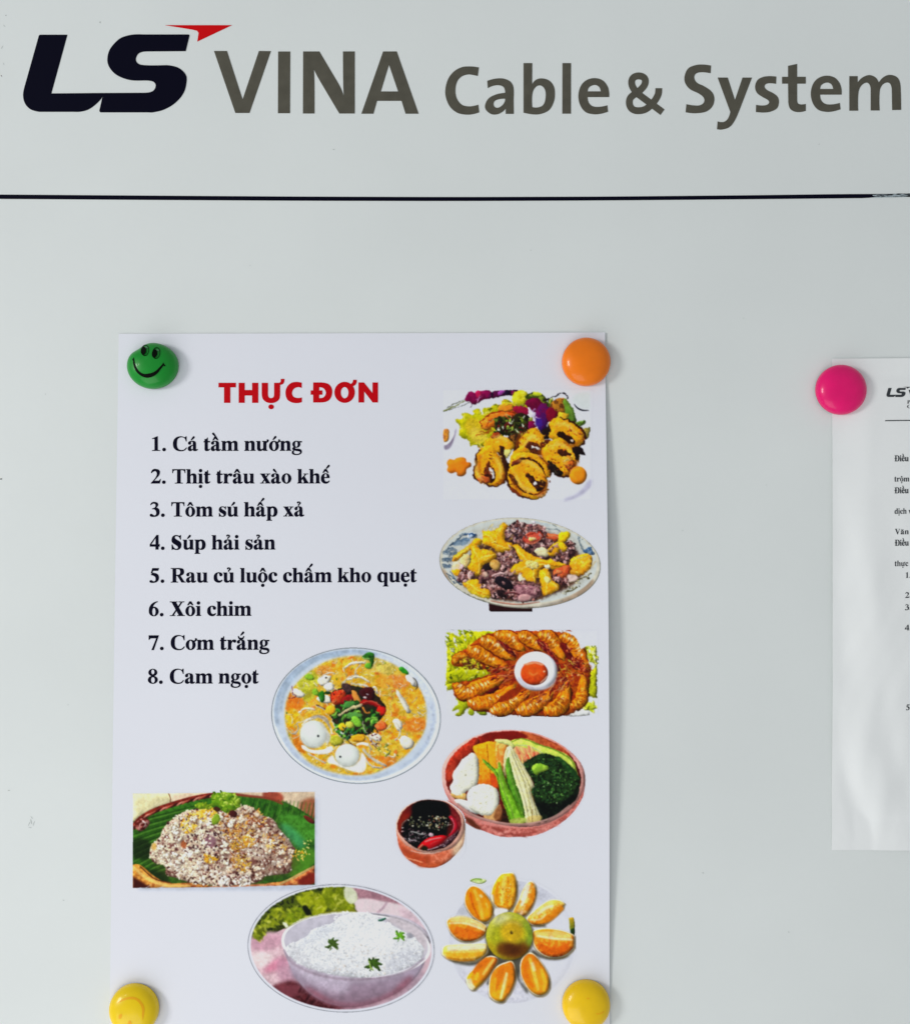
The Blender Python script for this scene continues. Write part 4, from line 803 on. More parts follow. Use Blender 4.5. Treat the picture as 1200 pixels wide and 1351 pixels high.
    g.scat(RZ, 900, (14, 32), (6, 10), [(226, 228, 229), (231, 232, 233), (217, 219, 222), (235, 236, 237), (205, 208, 212), (194, 196, 200)], curl=.8, tex=.02, alpha=.85)
    g.P("270,430 330,390 380,470 500,540 700,580 560,590 380,540 310,490", (176, 176, 184), soft=4, alpha=.4); g.P("900,470 1080,420 1090,480 1000,540 880,580", (170, 172, 186), soft=4, alpha=.4); g.P("420,320 560,270 560,300 440,380 360,400", (176, 182, 196), soft=4, alpha=.35); g.P("560,330 760,290 900,330 860,420 620,420", (240, 243, 246), soft=7, alpha=.35)
    g.scat(RZ, 420, (14, 30), (5, 9), [(232, 235, 238), (226, 230, 235), (237, 239, 242)], curl=.8, tex=.02, alpha=.6)
    g.scat(RZ, 150, (8, 20), (2.5, 5), [(160, 168, 180), (176, 182, 192), (188, 184, 182)], curl=.8, alpha=.5)
    g.scat("540,400 700,390 900,440 940,540 760,590 560,560", 90, (8, 22), (4, 8), [(226, 214, 200), (214, 200, 186), (240, 240, 240), (196, 190, 186)], curl=.8, alpha=.7); g.scat("300,440 1080,400 1060,500 700,590 350,520", 90, (5, 12), (3, 5), [(176, 180, 186), (190, 186, 184)], alpha=.7)
    g.scat("560,225 700,200 860,240 900,290 600,270", 50, (14, 30), (6, 10), [(240, 243, 246), (232, 236, 240), (246, 248, 250)]); g.P("1000,330 1040,345 1010,360", (150, 150, 160), soft=.6)
    g.vol = .4
    def parsley(x, y, s, c1, c2):
        for a in (-2.3, -1.6, -.9, -.2, 2.6, .5):
            l = s * (.8 + .4 * g.rng.random()); p = [(x, y), (x + math.cos(a) * l * .6, y + math.sin(a) * l * .6), (x + math.cos(a + .2) * l, y + math.sin(a + .2) * l)]
            g.S(p, s * .16, c1, w1=s * .3, wm=s * .5)
            g.E(p[-1][0], p[-1][1], s * .2, s * .14, c2, rot=math.degrees(a))
        g.S([(x, y), (x - s * .3, y + s * .9)], s * .14, c2)
    parsley(545, 400, 40, (52, 76, 24), (70, 96, 40)); parsley(790, 520, 44, (50, 80, 20), (30, 54, 14)); parsley(955, 350, 32, (90, 150, 30), (60, 120, 20)); g.S("825,252 845,250 872,238", 8, (40, 90, 70), wm=15); g.S("770,500 780,540 795,556", 8, (170, 206, 90))
    g.clipto(None); g.grain(.03, 1.8, RZ)
    for r_ in ('495,350 610,350 610,450 495,450', '735,460 840,460 840,575 735,575', '920,315 1000,315 1000,395 920,395'): g.warp(.7, 1.8, keep=1, region=r_)
    g.warp(.5, 2.4, keep=1, region="60,380 150,180 400,60 660,50 680,190 400,240 260,290 130,370")
    g.soften()
    return g

def dish_oranges():
    g = Print(570, 1140, 6.0, (60, 50, 1140, 1120), 29)
    g.E(632, 618, 500, 486, (204, 206, 216), tex=.01, vol=0, soft=1); g.E(640, 600, 470, 455, (212, 214, 224), tex=.01, vol=0, soft=3)
    g.clip_oval(632, 618, 500, 486, 0)
    g.P("560,150 800,160 950,250 900,300 700,300", (190, 192, 204), soft=6); g.P("170,400 250,300 330,400 230,420", (186, 188, 198), soft=5); g.P("200,880 500,1060 760,1090 640,900", (206, 206, 218), soft=4); g.S("170,830 260,980 420,1070 640,1100 860,1040", 8, (196, 198, 208), soft=1.5)
    g.clipto(None)
    g.P("640,280 1000,500 1060,700 900,900 700,900 560,860 500,700 420,470", (30, 26, 20), soft=3, alpha=.0)
    for s in ("430,470 360,440 300,440 320,480", "640,380 700,360 680,330", "700,430 740,470 900,500 860,470 800,480", "790,680 860,720 960,745 1080,730 940,760 800,720", "600,770 700,720 760,700 690,900 760,1020 690,940 650,860", "420,640 520,740 620,790 560,850 440,960 480,840 400,780", "130,760 300,780 420,740 460,680 470,720 340,800 200,790"): g.P(s, (40, 38, 26), soft=1.5, alpha=.8)
    P1 = (240, 214, 130); PE = (240, 232, 200)
    def wedge(s, c1, c2, ang, hl, seg=None):
        pts, cor = parse(s); p = np.array(pts); c = p.mean(0)
        q = c + (p - c) * 1.07
        g.fill(g.T(spline([tuple(v + (3, 6)) for v in q], True, cor, 4)), (90, 70, 30), soft=.8, alpha=.7)
        g.fill(g.T(spline([tuple(v) for v in c + (p - c) * 1.03], True, cor, 4)), PE, tex=.03)
        g.fill(g.T(spline([tuple(v) for v in c + (p - c) * .97], True, cor, 4)), c1, to=c2, ang=ang, mot=tuple(min(250, v + 18) for v in c1), ma=.6, mt=.55, tex=.07)
        for h in hl: g.S(h[0], h[1], h[2], wm=h[1] * 1.4, soft=.7, alpha=.85)
    O = (238, 164, 12); D = (220, 112, 6)
    g.P("298,130 340,112 400,118 430,135 380,160 330,150", (206, 216, 160), mot=(120, 160, 50), tex=.1); g.S("300,135 340,118 390,122", 7, (100, 140, 40)); g.P("!1080,430 1120,428 !1124,560 1095,540 !1085,470", (200, 160, 30), to=(30, 60, 14), ang=1.57, mot=(120, 130, 20)); g.P("!1092,525 1124,510 !1124,565 1098,552", (20, 44, 14))
    wedge("300,180 345,178 400,215 460,290 485,360 470,430 420,465 360,445 300,390 260,310 265,230", D, O, .3, [("330,200 370,300 400,440", 22, (246, 186, 60)), ("300,220 320,320 370,430", 10, (190, 80, 6)), ("375,245 395,265", 20, (246, 226, 170)), ("425,310 435,350", 10, (246, 210, 120)), ("350,240 420,330 450,420", 12, (236, 150, 20))])
    wedge("540,85 590,72 640,75 665,130 670,230 650,320 610,370 560,370 500,330 468,270 480,180", (228, 160, 24), (222, 130, 10), 1.5, [("580,90 560,200 545,330", 26, (244, 206, 90)), ("630,100 635,200 610,340", 16, (236, 170, 40)), ("520,140 510,240 540,320", 14, (214, 130, 14)), ("600,100 600,220 590,340", 8, (200, 120, 14))])
    g.scat("510,160 620,150 620,300 530,300", 30, (10, 24), (5, 9), [(250, 220, 120), (244, 190, 50), (206, 120, 10)], ang=1.5, spread=.5)
    g.P("480,240 500,330 560,372 510,350 470,290", (240, 220, 170))
    wedge("770,140 810,160 822,240 800,320 750,400 715,415 690,395 640,390 680,300 720,200", (236, 196, 110), D, .2, [("760,160 735,240 700,330", 30, (236, 232, 216)), ("800,190 790,270 740,360", 26, (224, 130, 14)), ("700,290 670,350 650,390", 18, (228, 150, 40)), ("715,370 700,400", 22, (244, 200, 160))])
    wedge("!1050,320 1010,290 940,285 860,330 790,390 750,430 770,470 830,488 900,470 980,410 !1030,360", (240, 190, 80), D, 1.2, [("940,300 860,360 780,420", 26, (240, 206, 110)), ("830,400 900,350 960,330", 18, (240, 232, 190)), ("820,455 920,430 1030,340", 40, (226, 128, 14)), ("1000,300 1045,320", 10, (246, 214, 90)), ("770,440 850,440 900,400", 8, (246, 226, 180))])
    wedge("795,540 860,515 940,515 1030,530 1110,560 !1128,580 !1125,660 1060,720 980,742 900,730 830,680 800,620", (236, 150, 30), (206, 76, 10), 1.57, [("810,560 940,550 1100,580", 40, (242, 206, 110)), ("830,570 950,590 1110,600", 12, (250, 240, 200)), ("930,575 960,580", 12, (240, 214, 180)), ("850,650 960,690 1080,650", 40, (216, 92, 10)), ("840,535 900,525 960,530", 14, (230, 160, 30))])
    wedge("755,710 800,715 860,780 915,870 930,950 910,1020 850,1045 780,1010 730,940 700,860 705,770", (214, 104, 10), (238, 170, 24), .5, [("770,740 800,850 840,1000", 22, (246, 200, 70)), ("790,780 810,850", 26, (248, 220, 160)), ("860,830 890,930 880,1010", 22, (240, 180, 40)), ("730,800 750,900 800,980", 26, (222, 110, 10)), ("800,770 805,800", 6, (190, 130, 60))])
    wedge("590,780 630,775 655,830 658,920 630,1000 590,1060 560,1095 500,1085 455,1040 450,960 470,870 520,810", (210, 100, 10), (240, 180, 26), 1.4, [("590,860 570,950 540,1070", 18, (250, 232, 160)), ("560,810 530,900 490,1000", 34, (220, 116, 14)), ("620,820 620,920 590,1020", 26, (224, 124, 14)), ("500,900 490,1000 500,1060", 16, (240, 176, 30))])
    wedge("520,760 505,740 440,735 380,780 320,840 272,900 280,950 320,1000 360,980 430,910 480,840", (206, 92, 10), (240, 180, 24), 2.0, [("490,750 440,820 400,880", 18, (246, 200, 90)), ("440,750 380,800 330,870", 34, (216, 106, 14)), ("290,910 300,960 330,990", 34, (240, 232, 200)), ("360,860 340,920", 24, (240, 190, 40))])
    wedge("430,635 300,635 170,640 90,655 !80,715 130,755 230,770 340,765 420,720 440,680", (240, 206, 110), (236, 160, 24), 1.57, [("120,670 260,665 420,655", 34, (238, 232, 200)), ("110,720 240,725 400,710", 30, (236, 166, 30)), ("110,745 230,765 340,760", 8, (216, 130, 20)), ("170,690 300,690 410,680", 12, (240, 200, 90))])
    wedge("118,450 150,430 250,425 350,450 430,500 425,550 380,590 300,615 220,605 160,560 125,500", (230, 140, 24), (214, 96, 10), 1.2, [("140,440 260,440 420,510", 36, (238, 214, 130)), ("130,470 250,470 350,500 420,530", 10, (250, 240, 200)), ("180,520 270,550 360,560", 50, (216, 100, 14)), ("300,450 380,480", 12, (230, 226, 160))])
    g.P("495,400 500,355 560,350 600,370 560,390", (228, 226, 224), soft=.8)
    # whole fruit
    g.E(614, 580, 194, 190, (50, 44, 20), soft=1.5, alpha=.8); g.E(610, 572, 184, 190, (150, 152, 24), mot=(176, 172, 30), tex=.08); g.clip_oval(610, 572, 184, 190, 0)
    g.P("440,480 520,400 640,390 740,440 790,540 760,500 640,440 500,480 440,580", (180, 180, 60), soft=4); g.P("500,400 600,395 620,440 540,480 470,460", (206, 204, 150), soft=4, alpha=.8); g.E(632, 540, 92, 90, (196, 160, 24), soft=3); g.P("540,620 640,640 740,610 780,600 760,700 680,750 560,740 500,690", (96, 50, 10), soft=3.5, alpha=.95); g.P("570,640 680,650 700,700 620,720", (76, 36, 10), soft=3); g.P("450,620 520,720 620,762 700,745 600,770 480,720", (176, 150, 20), soft=2.5); g.P("730,460 800,560 780,650 740,620 760,560", (120, 150, 40), soft=3)
    g.S("565,480 640,460 710,490", 14, (196, 176, 90), soft=1.6, alpha=.8); g.E(628, 544, 12, 14, (70, 50, 10), soft=.4); g.E(634, 540, 5, 6, (180, 160, 60)); g.clipto(None)
    g.grain(.05, 1.6)
    g.soften()
    return g
# ---------------------------------------------------------------- lettering: shapes as lists of (solid?, outline), later ones win
def sh(s, solid=True, f=None, step=.4):
    pts, cor = parse(s)
    if f: pts = [f(*p) for p in pts]
    return (solid, [tuple(p) for p in spline(pts, True, cor, step)])
def ov(cx, cy, rx, ry, solid=True, n=22):
    return (solid, [(cx + rx * math.cos(t), cy + ry * math.sin(t)) for t in np.linspace(0, 2 * math.pi, n, endpoint=False)])
def rc(x0, y0, x1, y1, solid=True):
    return (solid, [(x0, y0), (x1, y0), (x1, y1), (x0, y1)])
def band(s, w, closed=False, step=.4):
    """a pen stroke of even width as short solid pieces"""
    pts, cor = parse(s)
    p = np.array(spline(pts, closed, cor, step)); d = np.gradient(p, axis=0); d /= np.hypot(d[:, 0], d[:, 1])[:, None] + 1e-9
    n = np.stack([-d[:, 1], d[:, 0]], 1) * w / 2
    return [(True, [tuple(p[i] - n[i]), tuple(p[i + 1] - n[i + 1]), tuple(p[i + 1] + n[i + 1]), tuple(p[i] + n[i])]) for i in range(len(p) - 1)]
def mapped(shapes, f):
    return [(s, [f(x, y) for x, y in o]) for s, o in shapes]
def triangulate(shapes):
    """one flat, non-overlapping set of triangles for the union of the shapes"""
    verts, faces, solid = [], [], []
    for s, o in shapes:
        q = []
        for p in o:
            if not q or abs(p[0] - q[-1][0]) + abs(p[1] - q[-1][1]) > 1e-6: q.append(p)
        if len(q) > 1 and abs(q[0][0] - q[-1][0]) + abs(q[0][1] - q[-1][1]) < 1e-6: q.pop()
        if len(q) < 3: continue
        ar = sum(q[i - 1][0] * q[i][1] - q[i][0] * q[i - 1][1] for i in range(len(q)))
        if ar < 0: q = q[::-1]
        b = len(verts); verts += [Vector(p) for p in q]
        faces.append(list(range(b, b + len(q)))); solid.append(s)
    V, E_, F, ov_, oe_, of_ = delaunay_2d_cdt(verts, [], faces, 1, 1e-7, True)
    out = []
    for f, src in zip(F, of_):
        keep = False
        for i in sorted(src): keep = solid[i]
        if keep: out.append(tuple(f))
    used = sorted({i for f in out for i in f}); idx = {v: i for i, v in enumerate(used)}
    return [tuple(V[i]) for i in used], [tuple(idx[i] for i in f) for f in out]

# ---- bold roman with serifs, 1000 units to the em, y up
def foot(x0, x1, s0, s1, y=0, up=1):
    h = lambda v: y + up * v
    return sh("!%g,%g !%g,%g !%g,%g %g,%g !%g,%g !%g,%g %g,%g !%g,%g" % (s0, h(0), s1, h(0), s1, h(20), x1 + 12, h(36), x1, h(80), x0, h(80), x0 - 12, h(36), s0, h(20)), step=8)
def flag(x0, s0, y):
    return sh("!%g,%g !%g,%g !%g,%g %g,%g !%g,%g" % (x0 + 10, y, s0, y, s0, y - 21, x0 - 10, y - 34, x0 + 10, y - 90), step=8)
def stem_lc(x0, x1, top, s0, s1, fl):
    return [rc(x0, 0, x1, top), foot(x0, x1, s0, s1), flag(x0, fl, top)]
ARCH = "!%g,395 %g,440 %g,471 %g,460 %g,415 !%g,330 !%g,0 !%g,0 !%g,310 %g,365 %g,395 %g,388 !%g,340"
def arch(a, b):   # from stem right edge a to inner edge of the next stem b
    w = 139
    return sh(ARCH % (a, a + 55, a + 130, b + 75, b + 122, b + w, b + w, b, b, b - 14, b - 50, a + 45, a), step=8)
def P_(s, solid=True): return sh(s, solid, step=8)
G = {}
G['i'] = (278, stem_lc(66, 204, 461, 16, 255, 16) + [ov(135, 612, 75, 76)])
G['n'] = (556, stem_lc(64, 203, 461, 18, 250, 18) + [arch(203, 350), foot(350, 489, 304, 537)])
G['m'] = (833, stem_lc(64, 203, 461, 18, 250, 18) + [arch(203, 348), foot(348, 487, 302, 534), arch(487, 628), foot(628, 767, 582, 815)])
G['h'] = (556, stem_lc(64, 203, 676, 18, 250, 18) + [arch(203, 350), foot(350, 489, 304, 537)])
G['u'] = (556, [rc(62, 110, 201, 461), flag(62, 16, 461), P_("!62,150 72,60 120,2 190,-14 275,5 !352,70 !352,128 310,85 262,64 222,76 !201,140"), rc(352, 40, 491, 461), flag(352, 302, 461), P_("!352,0 !538,0 !538,22 500,34 !491,80 !352,80")])
G['r'] = (444, stem_lc(66, 205, 461, 18, 268, 18) + [P_("!200,330 255,440 310,472 375,472 425,448 434,398 412,355 370,336 330,350 306,382 280,392 250,360 !204,270")])
G['t'] = (333, [rc(66, 120, 205, 560), P_("!205,630 !186,630 120,525 !20,432 !20,412 !66,412 !205,440"), rc(30, 412, 308, 461), P_("!66,140 72,40 112,-6 175,-12 255,12 !315,80 !298,94 262,66 228,62 210,80 !205,140")])
G['c'] = (444, [P_("!425,95 360,15 260,-14 130,20 45,110 25,225 45,350 125,440 245,473 340,460 400,420 425,365 408,312 360,290 312,308 292,352 284,402 268,435 240,445 200,420 180,370 172,270 185,170 225,100 290,75 350,88 !405,125")])
G['e'] = (444, [P_("!425,110 350,18 245,-14 130,15 50,95 25,220 45,350 130,445 240,473 340,450 400,375 !418,255 !168,255 177,165 215,95 280,74 345,85 !405,130"), P_("!168,290 !290,290 290,370 275,430 240,446 195,425 175,370", False)])
G['o'] = (500, [ov(250, 229, 226, 243), ov(250, 229, 84, 208, False)])
G['a'] = (500, [P_("!396,90 396,340 370,430 290,470 215,473 110,455 45,400 40,342 75,302 120,297 160,325 168,372 160,412 190,442 228,440 254,415 !262,360 !262,290 150,245 60,190 25,115 45,30 110,-14 185,0 !265,65 285,5 330,-12 385,-10 440,8 !490,60 !472,78 440,56 412,62"), P_("!262,102 225,64 188,74 168,115 182,190 225,235 !262,256", False)])
G['s'] = (389, [P_("!345,330 !325,330 300,390 250,432 190,446 145,432 128,400 143,362 200,320 290,270 345,215 361,140 335,50 270,0 195,-14 120,-2 80,8 55,-2 !48,-12 !30,-12 !27,158 !48,158 75,90 125,35 185,13 232,28 250,65 232,105 170,150 80,205 35,255 25,325 50,410 110,460 180,473 240,465 290,450 315,460 !328,473 !345,473")])
PB = [P_("!190,420 255,463 330,473 430,440 505,340 527,225 502,95 428,10 330,-14 250,8 !190,60"), P_("!205,110 235,52 280,28 332,60 362,140 370,240 355,350 320,402 268,398 !205,340", False)]
G['p'] = (556, PB + [rc(66, -140, 205, 461), flag(66, 18, 461), foot(66, 205, 18, 270, -205)])
G['q'] = (556, mapped(PB, lambda x, y: (556 - x, y)) + [rc(351, -140, 490, 461), foot(351, 490, 290, 540, -205)])
G['d'] = (556, mapped(PB, lambda x, y: (556 - x, y)) + [rc(351, 0, 490, 676), flag(351, 300, 676), P_("!380,0 !538,0 !538,22 500,34 !490,80 !380,80")])
G['g'] = (500, [P_("185,180 110,178 55,135 45,88 70,45 110,20 50,-10 22,-70 35,-140 110,-190 240,-206 380,-180 468,-110 480,-20 440,48 350,85 200,95 168,110 165,132"), P_("150,8 108,-40 110,-100 160,-148 250,-162 350,-142 405,-90 395,-52 340,-25 220,-10", False), ov(228, 310, 184, 163), ov(228, 312, 66, 135, False), P_("!340,455 !485,455 !485,405 !380,405")])
G['k'] = (556, stem_lc(64, 202, 676, 16, 250, 16) + [P_("!190,190 !230,170 !440,440 !385,440"), rc(312, 438, 522, 461), P_("!240,280 !335,350 !520,40 !545,22 !545,0 !285,0 !285,22 !345,36")])
G['x'] = (500, [P_("!40,445 !205,445 !470,15 !300,15"), P_("!70,15 !125,15 !425,445 !370,445"), rc(12, 438, 250, 461), rc(295, 438, 480, 461), rc(12, 0, 180, 22), rc(240, 0, 488, 22)])
G['l'] = (278, stem_lc(66, 204, 676, 16, 255, 16))
G['T'] = (667, [rc(258, 0, 410, 676), rc(31, 636, 636, 676), P_("!31,676 !31,500 !52,500 70,580 120,628 200,645 !300,648 !300,676"), P_("!636,676 !636,500 !615,500 597,580 547,628 467,645 !367,648 !367,676"), foot(258, 410, 150, 518)])
G['C'] = (722, [P_("!690,135 590,20 410,-19 220,20 90,140 49,330 90,520 220,650 400,691 500,675 580,645 620,655 !655,691 !675,691 !682,455 !655,455 620,560 555,630 460,655 340,630 250,540 222,345 242,160 320,60 440,25 560,50 !670,155")])
G['S'] = (556, mapped(G['s'][1], lambda x, y: (x * 1.34 + 15, (y + 12) * 1.44 - 16)))
G['R'] = (722, [rc(112, 0, 268, 676), foot(112, 268, 26, 355), foot(112, 268, 26, 300, 676, -1), P_("!250,676 440,676 590,640 640,505 590,375 430,322 !250,318"), P_("!268,638 370,632 440,600 470,500 445,405 380,362 !268,356", False), P_("!310,345 !455,345 !625,70 670,30 !715,20 !715,0 !530,0")])
G['X'] = (722, [P_("!95,650 !290,650 !640,26 !440,26"), P_("!110,26 !180,26 !600,650 !530,650"), rc(16, 654, 360, 676), rc(430, 654, 690, 676), rc(16, 0, 260, 22), rc(360, 0, 706, 22)])
G['V'] = (722, [P_("!70,650 !240,650 !400,200 !570,650 !620,650 !380,-18 !350,-18"), rc(16, 654, 330, 676), rc(470, 654, 700, 676)])
G['P'] = (611, [rc(112, 0, 268, 676), foot(112, 268, 26, 355), foot(112, 268, 26, 300, 676, -1), P_("!250,676 440,676 570,630 600,500 560,360 430,305 !250,300"), P_("!268,638 370,632 430,600 450,500 430,395 380,345 !268,338", False)])
G['\u0110'] = (722, [rc(112, 0, 268, 676), rc(26, 650, 268, 676), rc(26, 0, 268, 26), P_("!250,676 420,676 610,610 690,345 610,60 420,0 !250,0"), P_("!268,638 400,630 490,560 525,340 490,110 400,45 !268,38", False), rc(10, 312, 360, 372)])
G['1'] = (500, [rc(180, 0, 322, 640), foot(180, 322, 62, 440), P_("!322,690 !300,690 !62,588 !70,568 130,582 170,570 !182,500 !322,500")])
G['2'] = (500, [P_("!25,510 70,630 160,688 240,688 360,660 425,590 432,510 400,400 320,300 !155,125 !370,125 415,140 !450,205 !478,205 !430,0 !18,0 !18,22 180,200 270,340 300,460 280,550 220,595 150,580 90,545 !48,500")])
G['3'] = (500, [P_("!38,560 90,650 170,688 240,688 340,665 395,600 395,530 360,470 !305,425 400,380 450,310 465,220 440,100 350,15 220,-14 110,-14 40,10 16,60 38,110 90,118 150,80 220,45 280,62 318,130 312,230 270,310 200,348 !120,350 !120,372 200,400 265,450 288,520 270,590 210,622 140,612 90,575 !58,545")])
G['4'] = (500, [P_("!420,688 !335,688 !22,245 !22,142 !290,142 !290,0 !420,0 !420,142 !475,142 !475,245 !420,245"), P_("!290,245 !290,545 !88,245", False)])
G['5'] = (500, [P_("!150,676 !455,676 !420,560 !175,560 !150,440 !80,440"), P_("!78,360 !150,445 250,445 370,400 440,310 452,220 430,110 340,20 210,-12 100,-14 35,12 20,55 45,95 100,102 160,62 230,45 290,80 308,170 290,255 220,315")])
G['6'] = (500, [ov(252, 210, 226, 224), P_("!28,220 45,390 140,550 280,650 !435,690 !438,668 330,610 240,500 !200,400 !185,330"), ov(258, 200, 82, 185, False)])
G['7'] = (500, [P_("!17,676 !475,676 !475,655 !245,-14 !148,-14 !368,545 130,545 75,525 !42,470 !20,476")])
G['8'] = (500, [ov(250, 518, 202, 170), ov(250, 170, 226, 184), ov(250, 545, 78, 118, False), ov(254, 160, 92, 142, False)])
G['.'] = (250, [ov(125, 58, 78, 78)])
ACUTE = P_("!-62,520 !-30,512 85,600 112,650 80,692 38,678")
GRAVE = mapped([ACUTE], lambda x, y: (-x, y))[0]
CIRC = P_("!-140,508 !-42,682 !42,682 !140,508 !88,508 !0,590 !-88,508")
BREVE = P_("-150,672 -118,672 -85,610 0,585 85,610 118,672 !150,672 120,560 60,515 0,505 -60,515 -120,560")
HOOK = P_("!-22,500 !18,500 !22,540 70,570 98,620 70,672 0,696 -55,682 -72,640 -50,615 -18,620 -8,655 25,650 35,615 10,582 !-22,560")
DOT = ov(0, -148, 74, 74)
def horn(x, y): return P_("!%g,%g %g,%g %g,%g %g,%g %g,%g %g,%g %g,%g !%g,%g" % (x, y - 60, x + 60, y - 30, x + 110, y + 20, x + 120, y + 75, x + 80, y + 110, x + 35, y + 90, x + 45, y + 40, x - 20, y))
def put(m, dx, dy, s=1): return (m[0], [(x * s + dx, y * s + dy) for x, y in m[1]])
def acc(base, *marks): w, s = G[base]; return (w, s + list(marks))
dotless = (278, stem_lc(66, 204, 461, 16, 255, 16))
G['\u00e1'] = acc('a', put(ACUTE, 225, 0)); G['\u00e0'] = acc('a', put(GRAVE, 225, 0)); G['\u1ea3'] = acc('a', put(HOOK, 225, 10))
G['\u00e2'] = acc('a', put(CIRC, 225, 0)); G['\u1ea7'] = acc('a', put(CIRC, 235, 0), put(GRAVE, 200, 175)); G['\u1ea5'] = acc('a', put(CIRC, 220, 0), put(ACUTE, 300, 190))
G['\u1eaf'] = acc('a', put(BREVE, 225, 0, .95), put(ACUTE, 255, 165)); G['\u0103'] = acc('a', put(BREVE, 225, 0, .95))
G['\u01b0'] = (600, G['u'][1] + [horn(480, 430)]); G['\u1ef1'] = (600, G['u'][1] + [horn(480, 430), put(DOT, 278, 0)])
G['\u00fa'] = acc('u', put(ACUTE, 278, 0)); G['\u1ee7'] = acc('u', put(HOOK, 278, 10))
G['\u01a1'] = (520, G['o'][1] + [horn(420, 430)]); G['\u1edb'] = (520, G['o'][1] + [horn(420, 430), put(ACUTE, 250, 10)])
G['\u00f4'] = acc('o', put(CIRC, 250, 0)); G['\u1ed9'] = acc('o', put(CIRC, 250, 0), put(DOT, 250, 0)); G['\u1ecd'] = acc('o', put(DOT, 250, 0))
G['\u1ebf'] = acc('e', put(CIRC, 235, 0), put(ACUTE, 315, 190)); G['\u1ec1'] = acc('e', put(CIRC, 235, 0), put(GRAVE, 235, 180)); G['\u1eb9'] = acc('e', put(DOT, 235, 0))
G['\u1ecb'] = (278, G['i'][1] + [put(DOT, 135, 0)])
def text_shapes(s):
    x = 0; out = []
    lo, hi = 1e9, -1e9
    for ch in s:
        if ch == ' ': x += 250; continue
        w, shp = G[ch]
        for sol, o in shp:
            o2 = [(px + x, py) for px, py in o]; out.append((sol, o2))
            lo = min(lo, min(p[0] for p in o2)); hi = max(hi, max(p[0] for p in o2))
        x += w
    return out, lo, hi
def bolder(shapes, e):
    """heavier print: outlines pushed out by e, openings pushed in"""
    out = []
    for sol, o in shapes:
        q = [p for i, p in enumerate(o) if abs(p[0] - o[i - 1][0]) + abs(p[1] - o[i - 1][1]) > 1e-3]
        n = len(q)
        sg = 1 if sum(q[i - 1][0] * q[i][1] - q[i][0] * q[i - 1][1] for i in range(n)) > 0 else -1
        d = e * sg * (1 if sol else -.6); r = []
        for i in range(n):
            a, b, c = q[i - 1], q[i], q[(i + 1) % n]
            u = (b[0] - a[0], b[1] - a[1]); v = (c[0] - b[0], c[1] - b[1])
            lu, lv = math.hypot(*u) or 1, math.hypot(*v) or 1
            nx = u[1] / lu + v[1] / lv; ny = -u[0] / lu - v[0] / lv; L = math.hypot(nx, ny)
            if L < .5: r.append(b); continue
            m = min(1.6, 2 / L); r.append((b[0] + nx / L * d * m, b[1] + ny / L * d * m))
        out.append((sol, r))
    return out
def text_line(s, x0, y0, x1, y1, em, bold=8):
    """lettering fitted between two points of its baseline (photo pixels); returns triangles in photo pixels.
    Each letter is cut on its own so that overlapping strokes merge."""
    _, lo, hi = text_shapes(s)
    fx = lambda x, y: (x0 + (x - lo) / (hi - lo) * (x1 - x0), (y0 + (x - lo) / (hi - lo) * (y1 - y0)) - y * em / 1000)
    V, F = [], []; x = 0
    for ch in s:
        if ch == ' ': x += 250; continue
        w, shp = G[ch]
        v, f = triangulate(mapped(bolder(shp, bold) if bold else shp, lambda a, b: (a / 100, b / 100)))
        b = len(V); V += [fx(a * 100 + x, c * 100) for a, c in v]; F += [tuple(i + b for i in t) for t in f]
        x += w
    return V, F

def text_words(s, x0, y0, x1, y1, em):
    """the same line cut into its words"""
    _, lo, hi = text_shapes(s)
    fx = lambda x: x0 + (x - lo) / (hi - lo) * (x1 - x0)
    out = []; x = 0
    for wd in s.split(' '):
        _, a, b = text_shapes(wd)
        p, q = fx(x + a), fx(x + b)
        yy = lambda v: y0 + (v - x0) / (x1 - x0) * (y1 - y0)
        out.append(('number' if wd[0].isdigit() else 'word', text_line(wd, p, yy(p), q, yy(q), em)))
        x += sum(G[c][0] for c in wd) + 250
    return out

# ---- header lettering traced outline by outline (photo pixels)
HEAD = {}
def Hd(n, *a): HEAD[n] = list(a)
def T_(s, solid=True): return sh(s, solid, step=2.0)
LS_L = [T_("!54,45.6 !89,45.6 !67.8,123.1 !136.3,122.5 134.4,128.8 126.3,137.5 116.3,144.4 106.3,147.1 !98,147.3 !52,147.3 40,143.8 33.1,136.3 30.6,126.3 !31.9,116.3 !51,48.1 51.9,46.2")]
LS_S = [T_("!190,45.3 !248.5,45.3 249.7,46 !249.8,47.5 !245,67.2 !193,67.6 183.3,70 179.2,77.5 181.7,83.3 189.2,85.7 !215,85.9 225,86.3 236.7,90 245,98.3 246.2,106.7 242.5,121.7 231.7,135 216.7,144.2 201.7,148 !196,148 !133,148 131.5,147 !131.3,145 !136.4,122.6 !190,122.3 201.7,120 205.5,113.3 203.3,108.3 197.5,106.3 !188,106 170,105 153.3,98.3 144.2,88.3 141.7,78.3 145,65 156.7,51.7 166.7,47.2 177.5,45.3")]
LS_R = [T_("!218,33 !305.8,33 !260.3,54.5 !262,43.3 !260,40.3 !253.3,38.7")]
V_ = "!282.3,67.1 !299.4,67.1 !320,131 !341.5,67.1 !357.3,67.3 !329.1,148.8 !310.4,148.8"
I_ = "!366.9,67.8 !382.8,67.8 !382.5,149.1 !366.6,149.1"
N_ = "!399.8,67.7 !421.2,67.7 438,96 449,115 !453.3,126.5 452.6,108 !452.3,67.7 !467.9,67.7 !467.9,149.5 !447.5,149.5 424,110 418,99.5 !414,91.3 414.7,108 !414.8,149.5 !399.5,149.5"
A_ = "!505.2,67.7 !523.2,67.7 !552,149.8 !534.8,149.8 !529.5,132.8 !497.3,132.8 !492.5,149.8 !476.6,149.8"
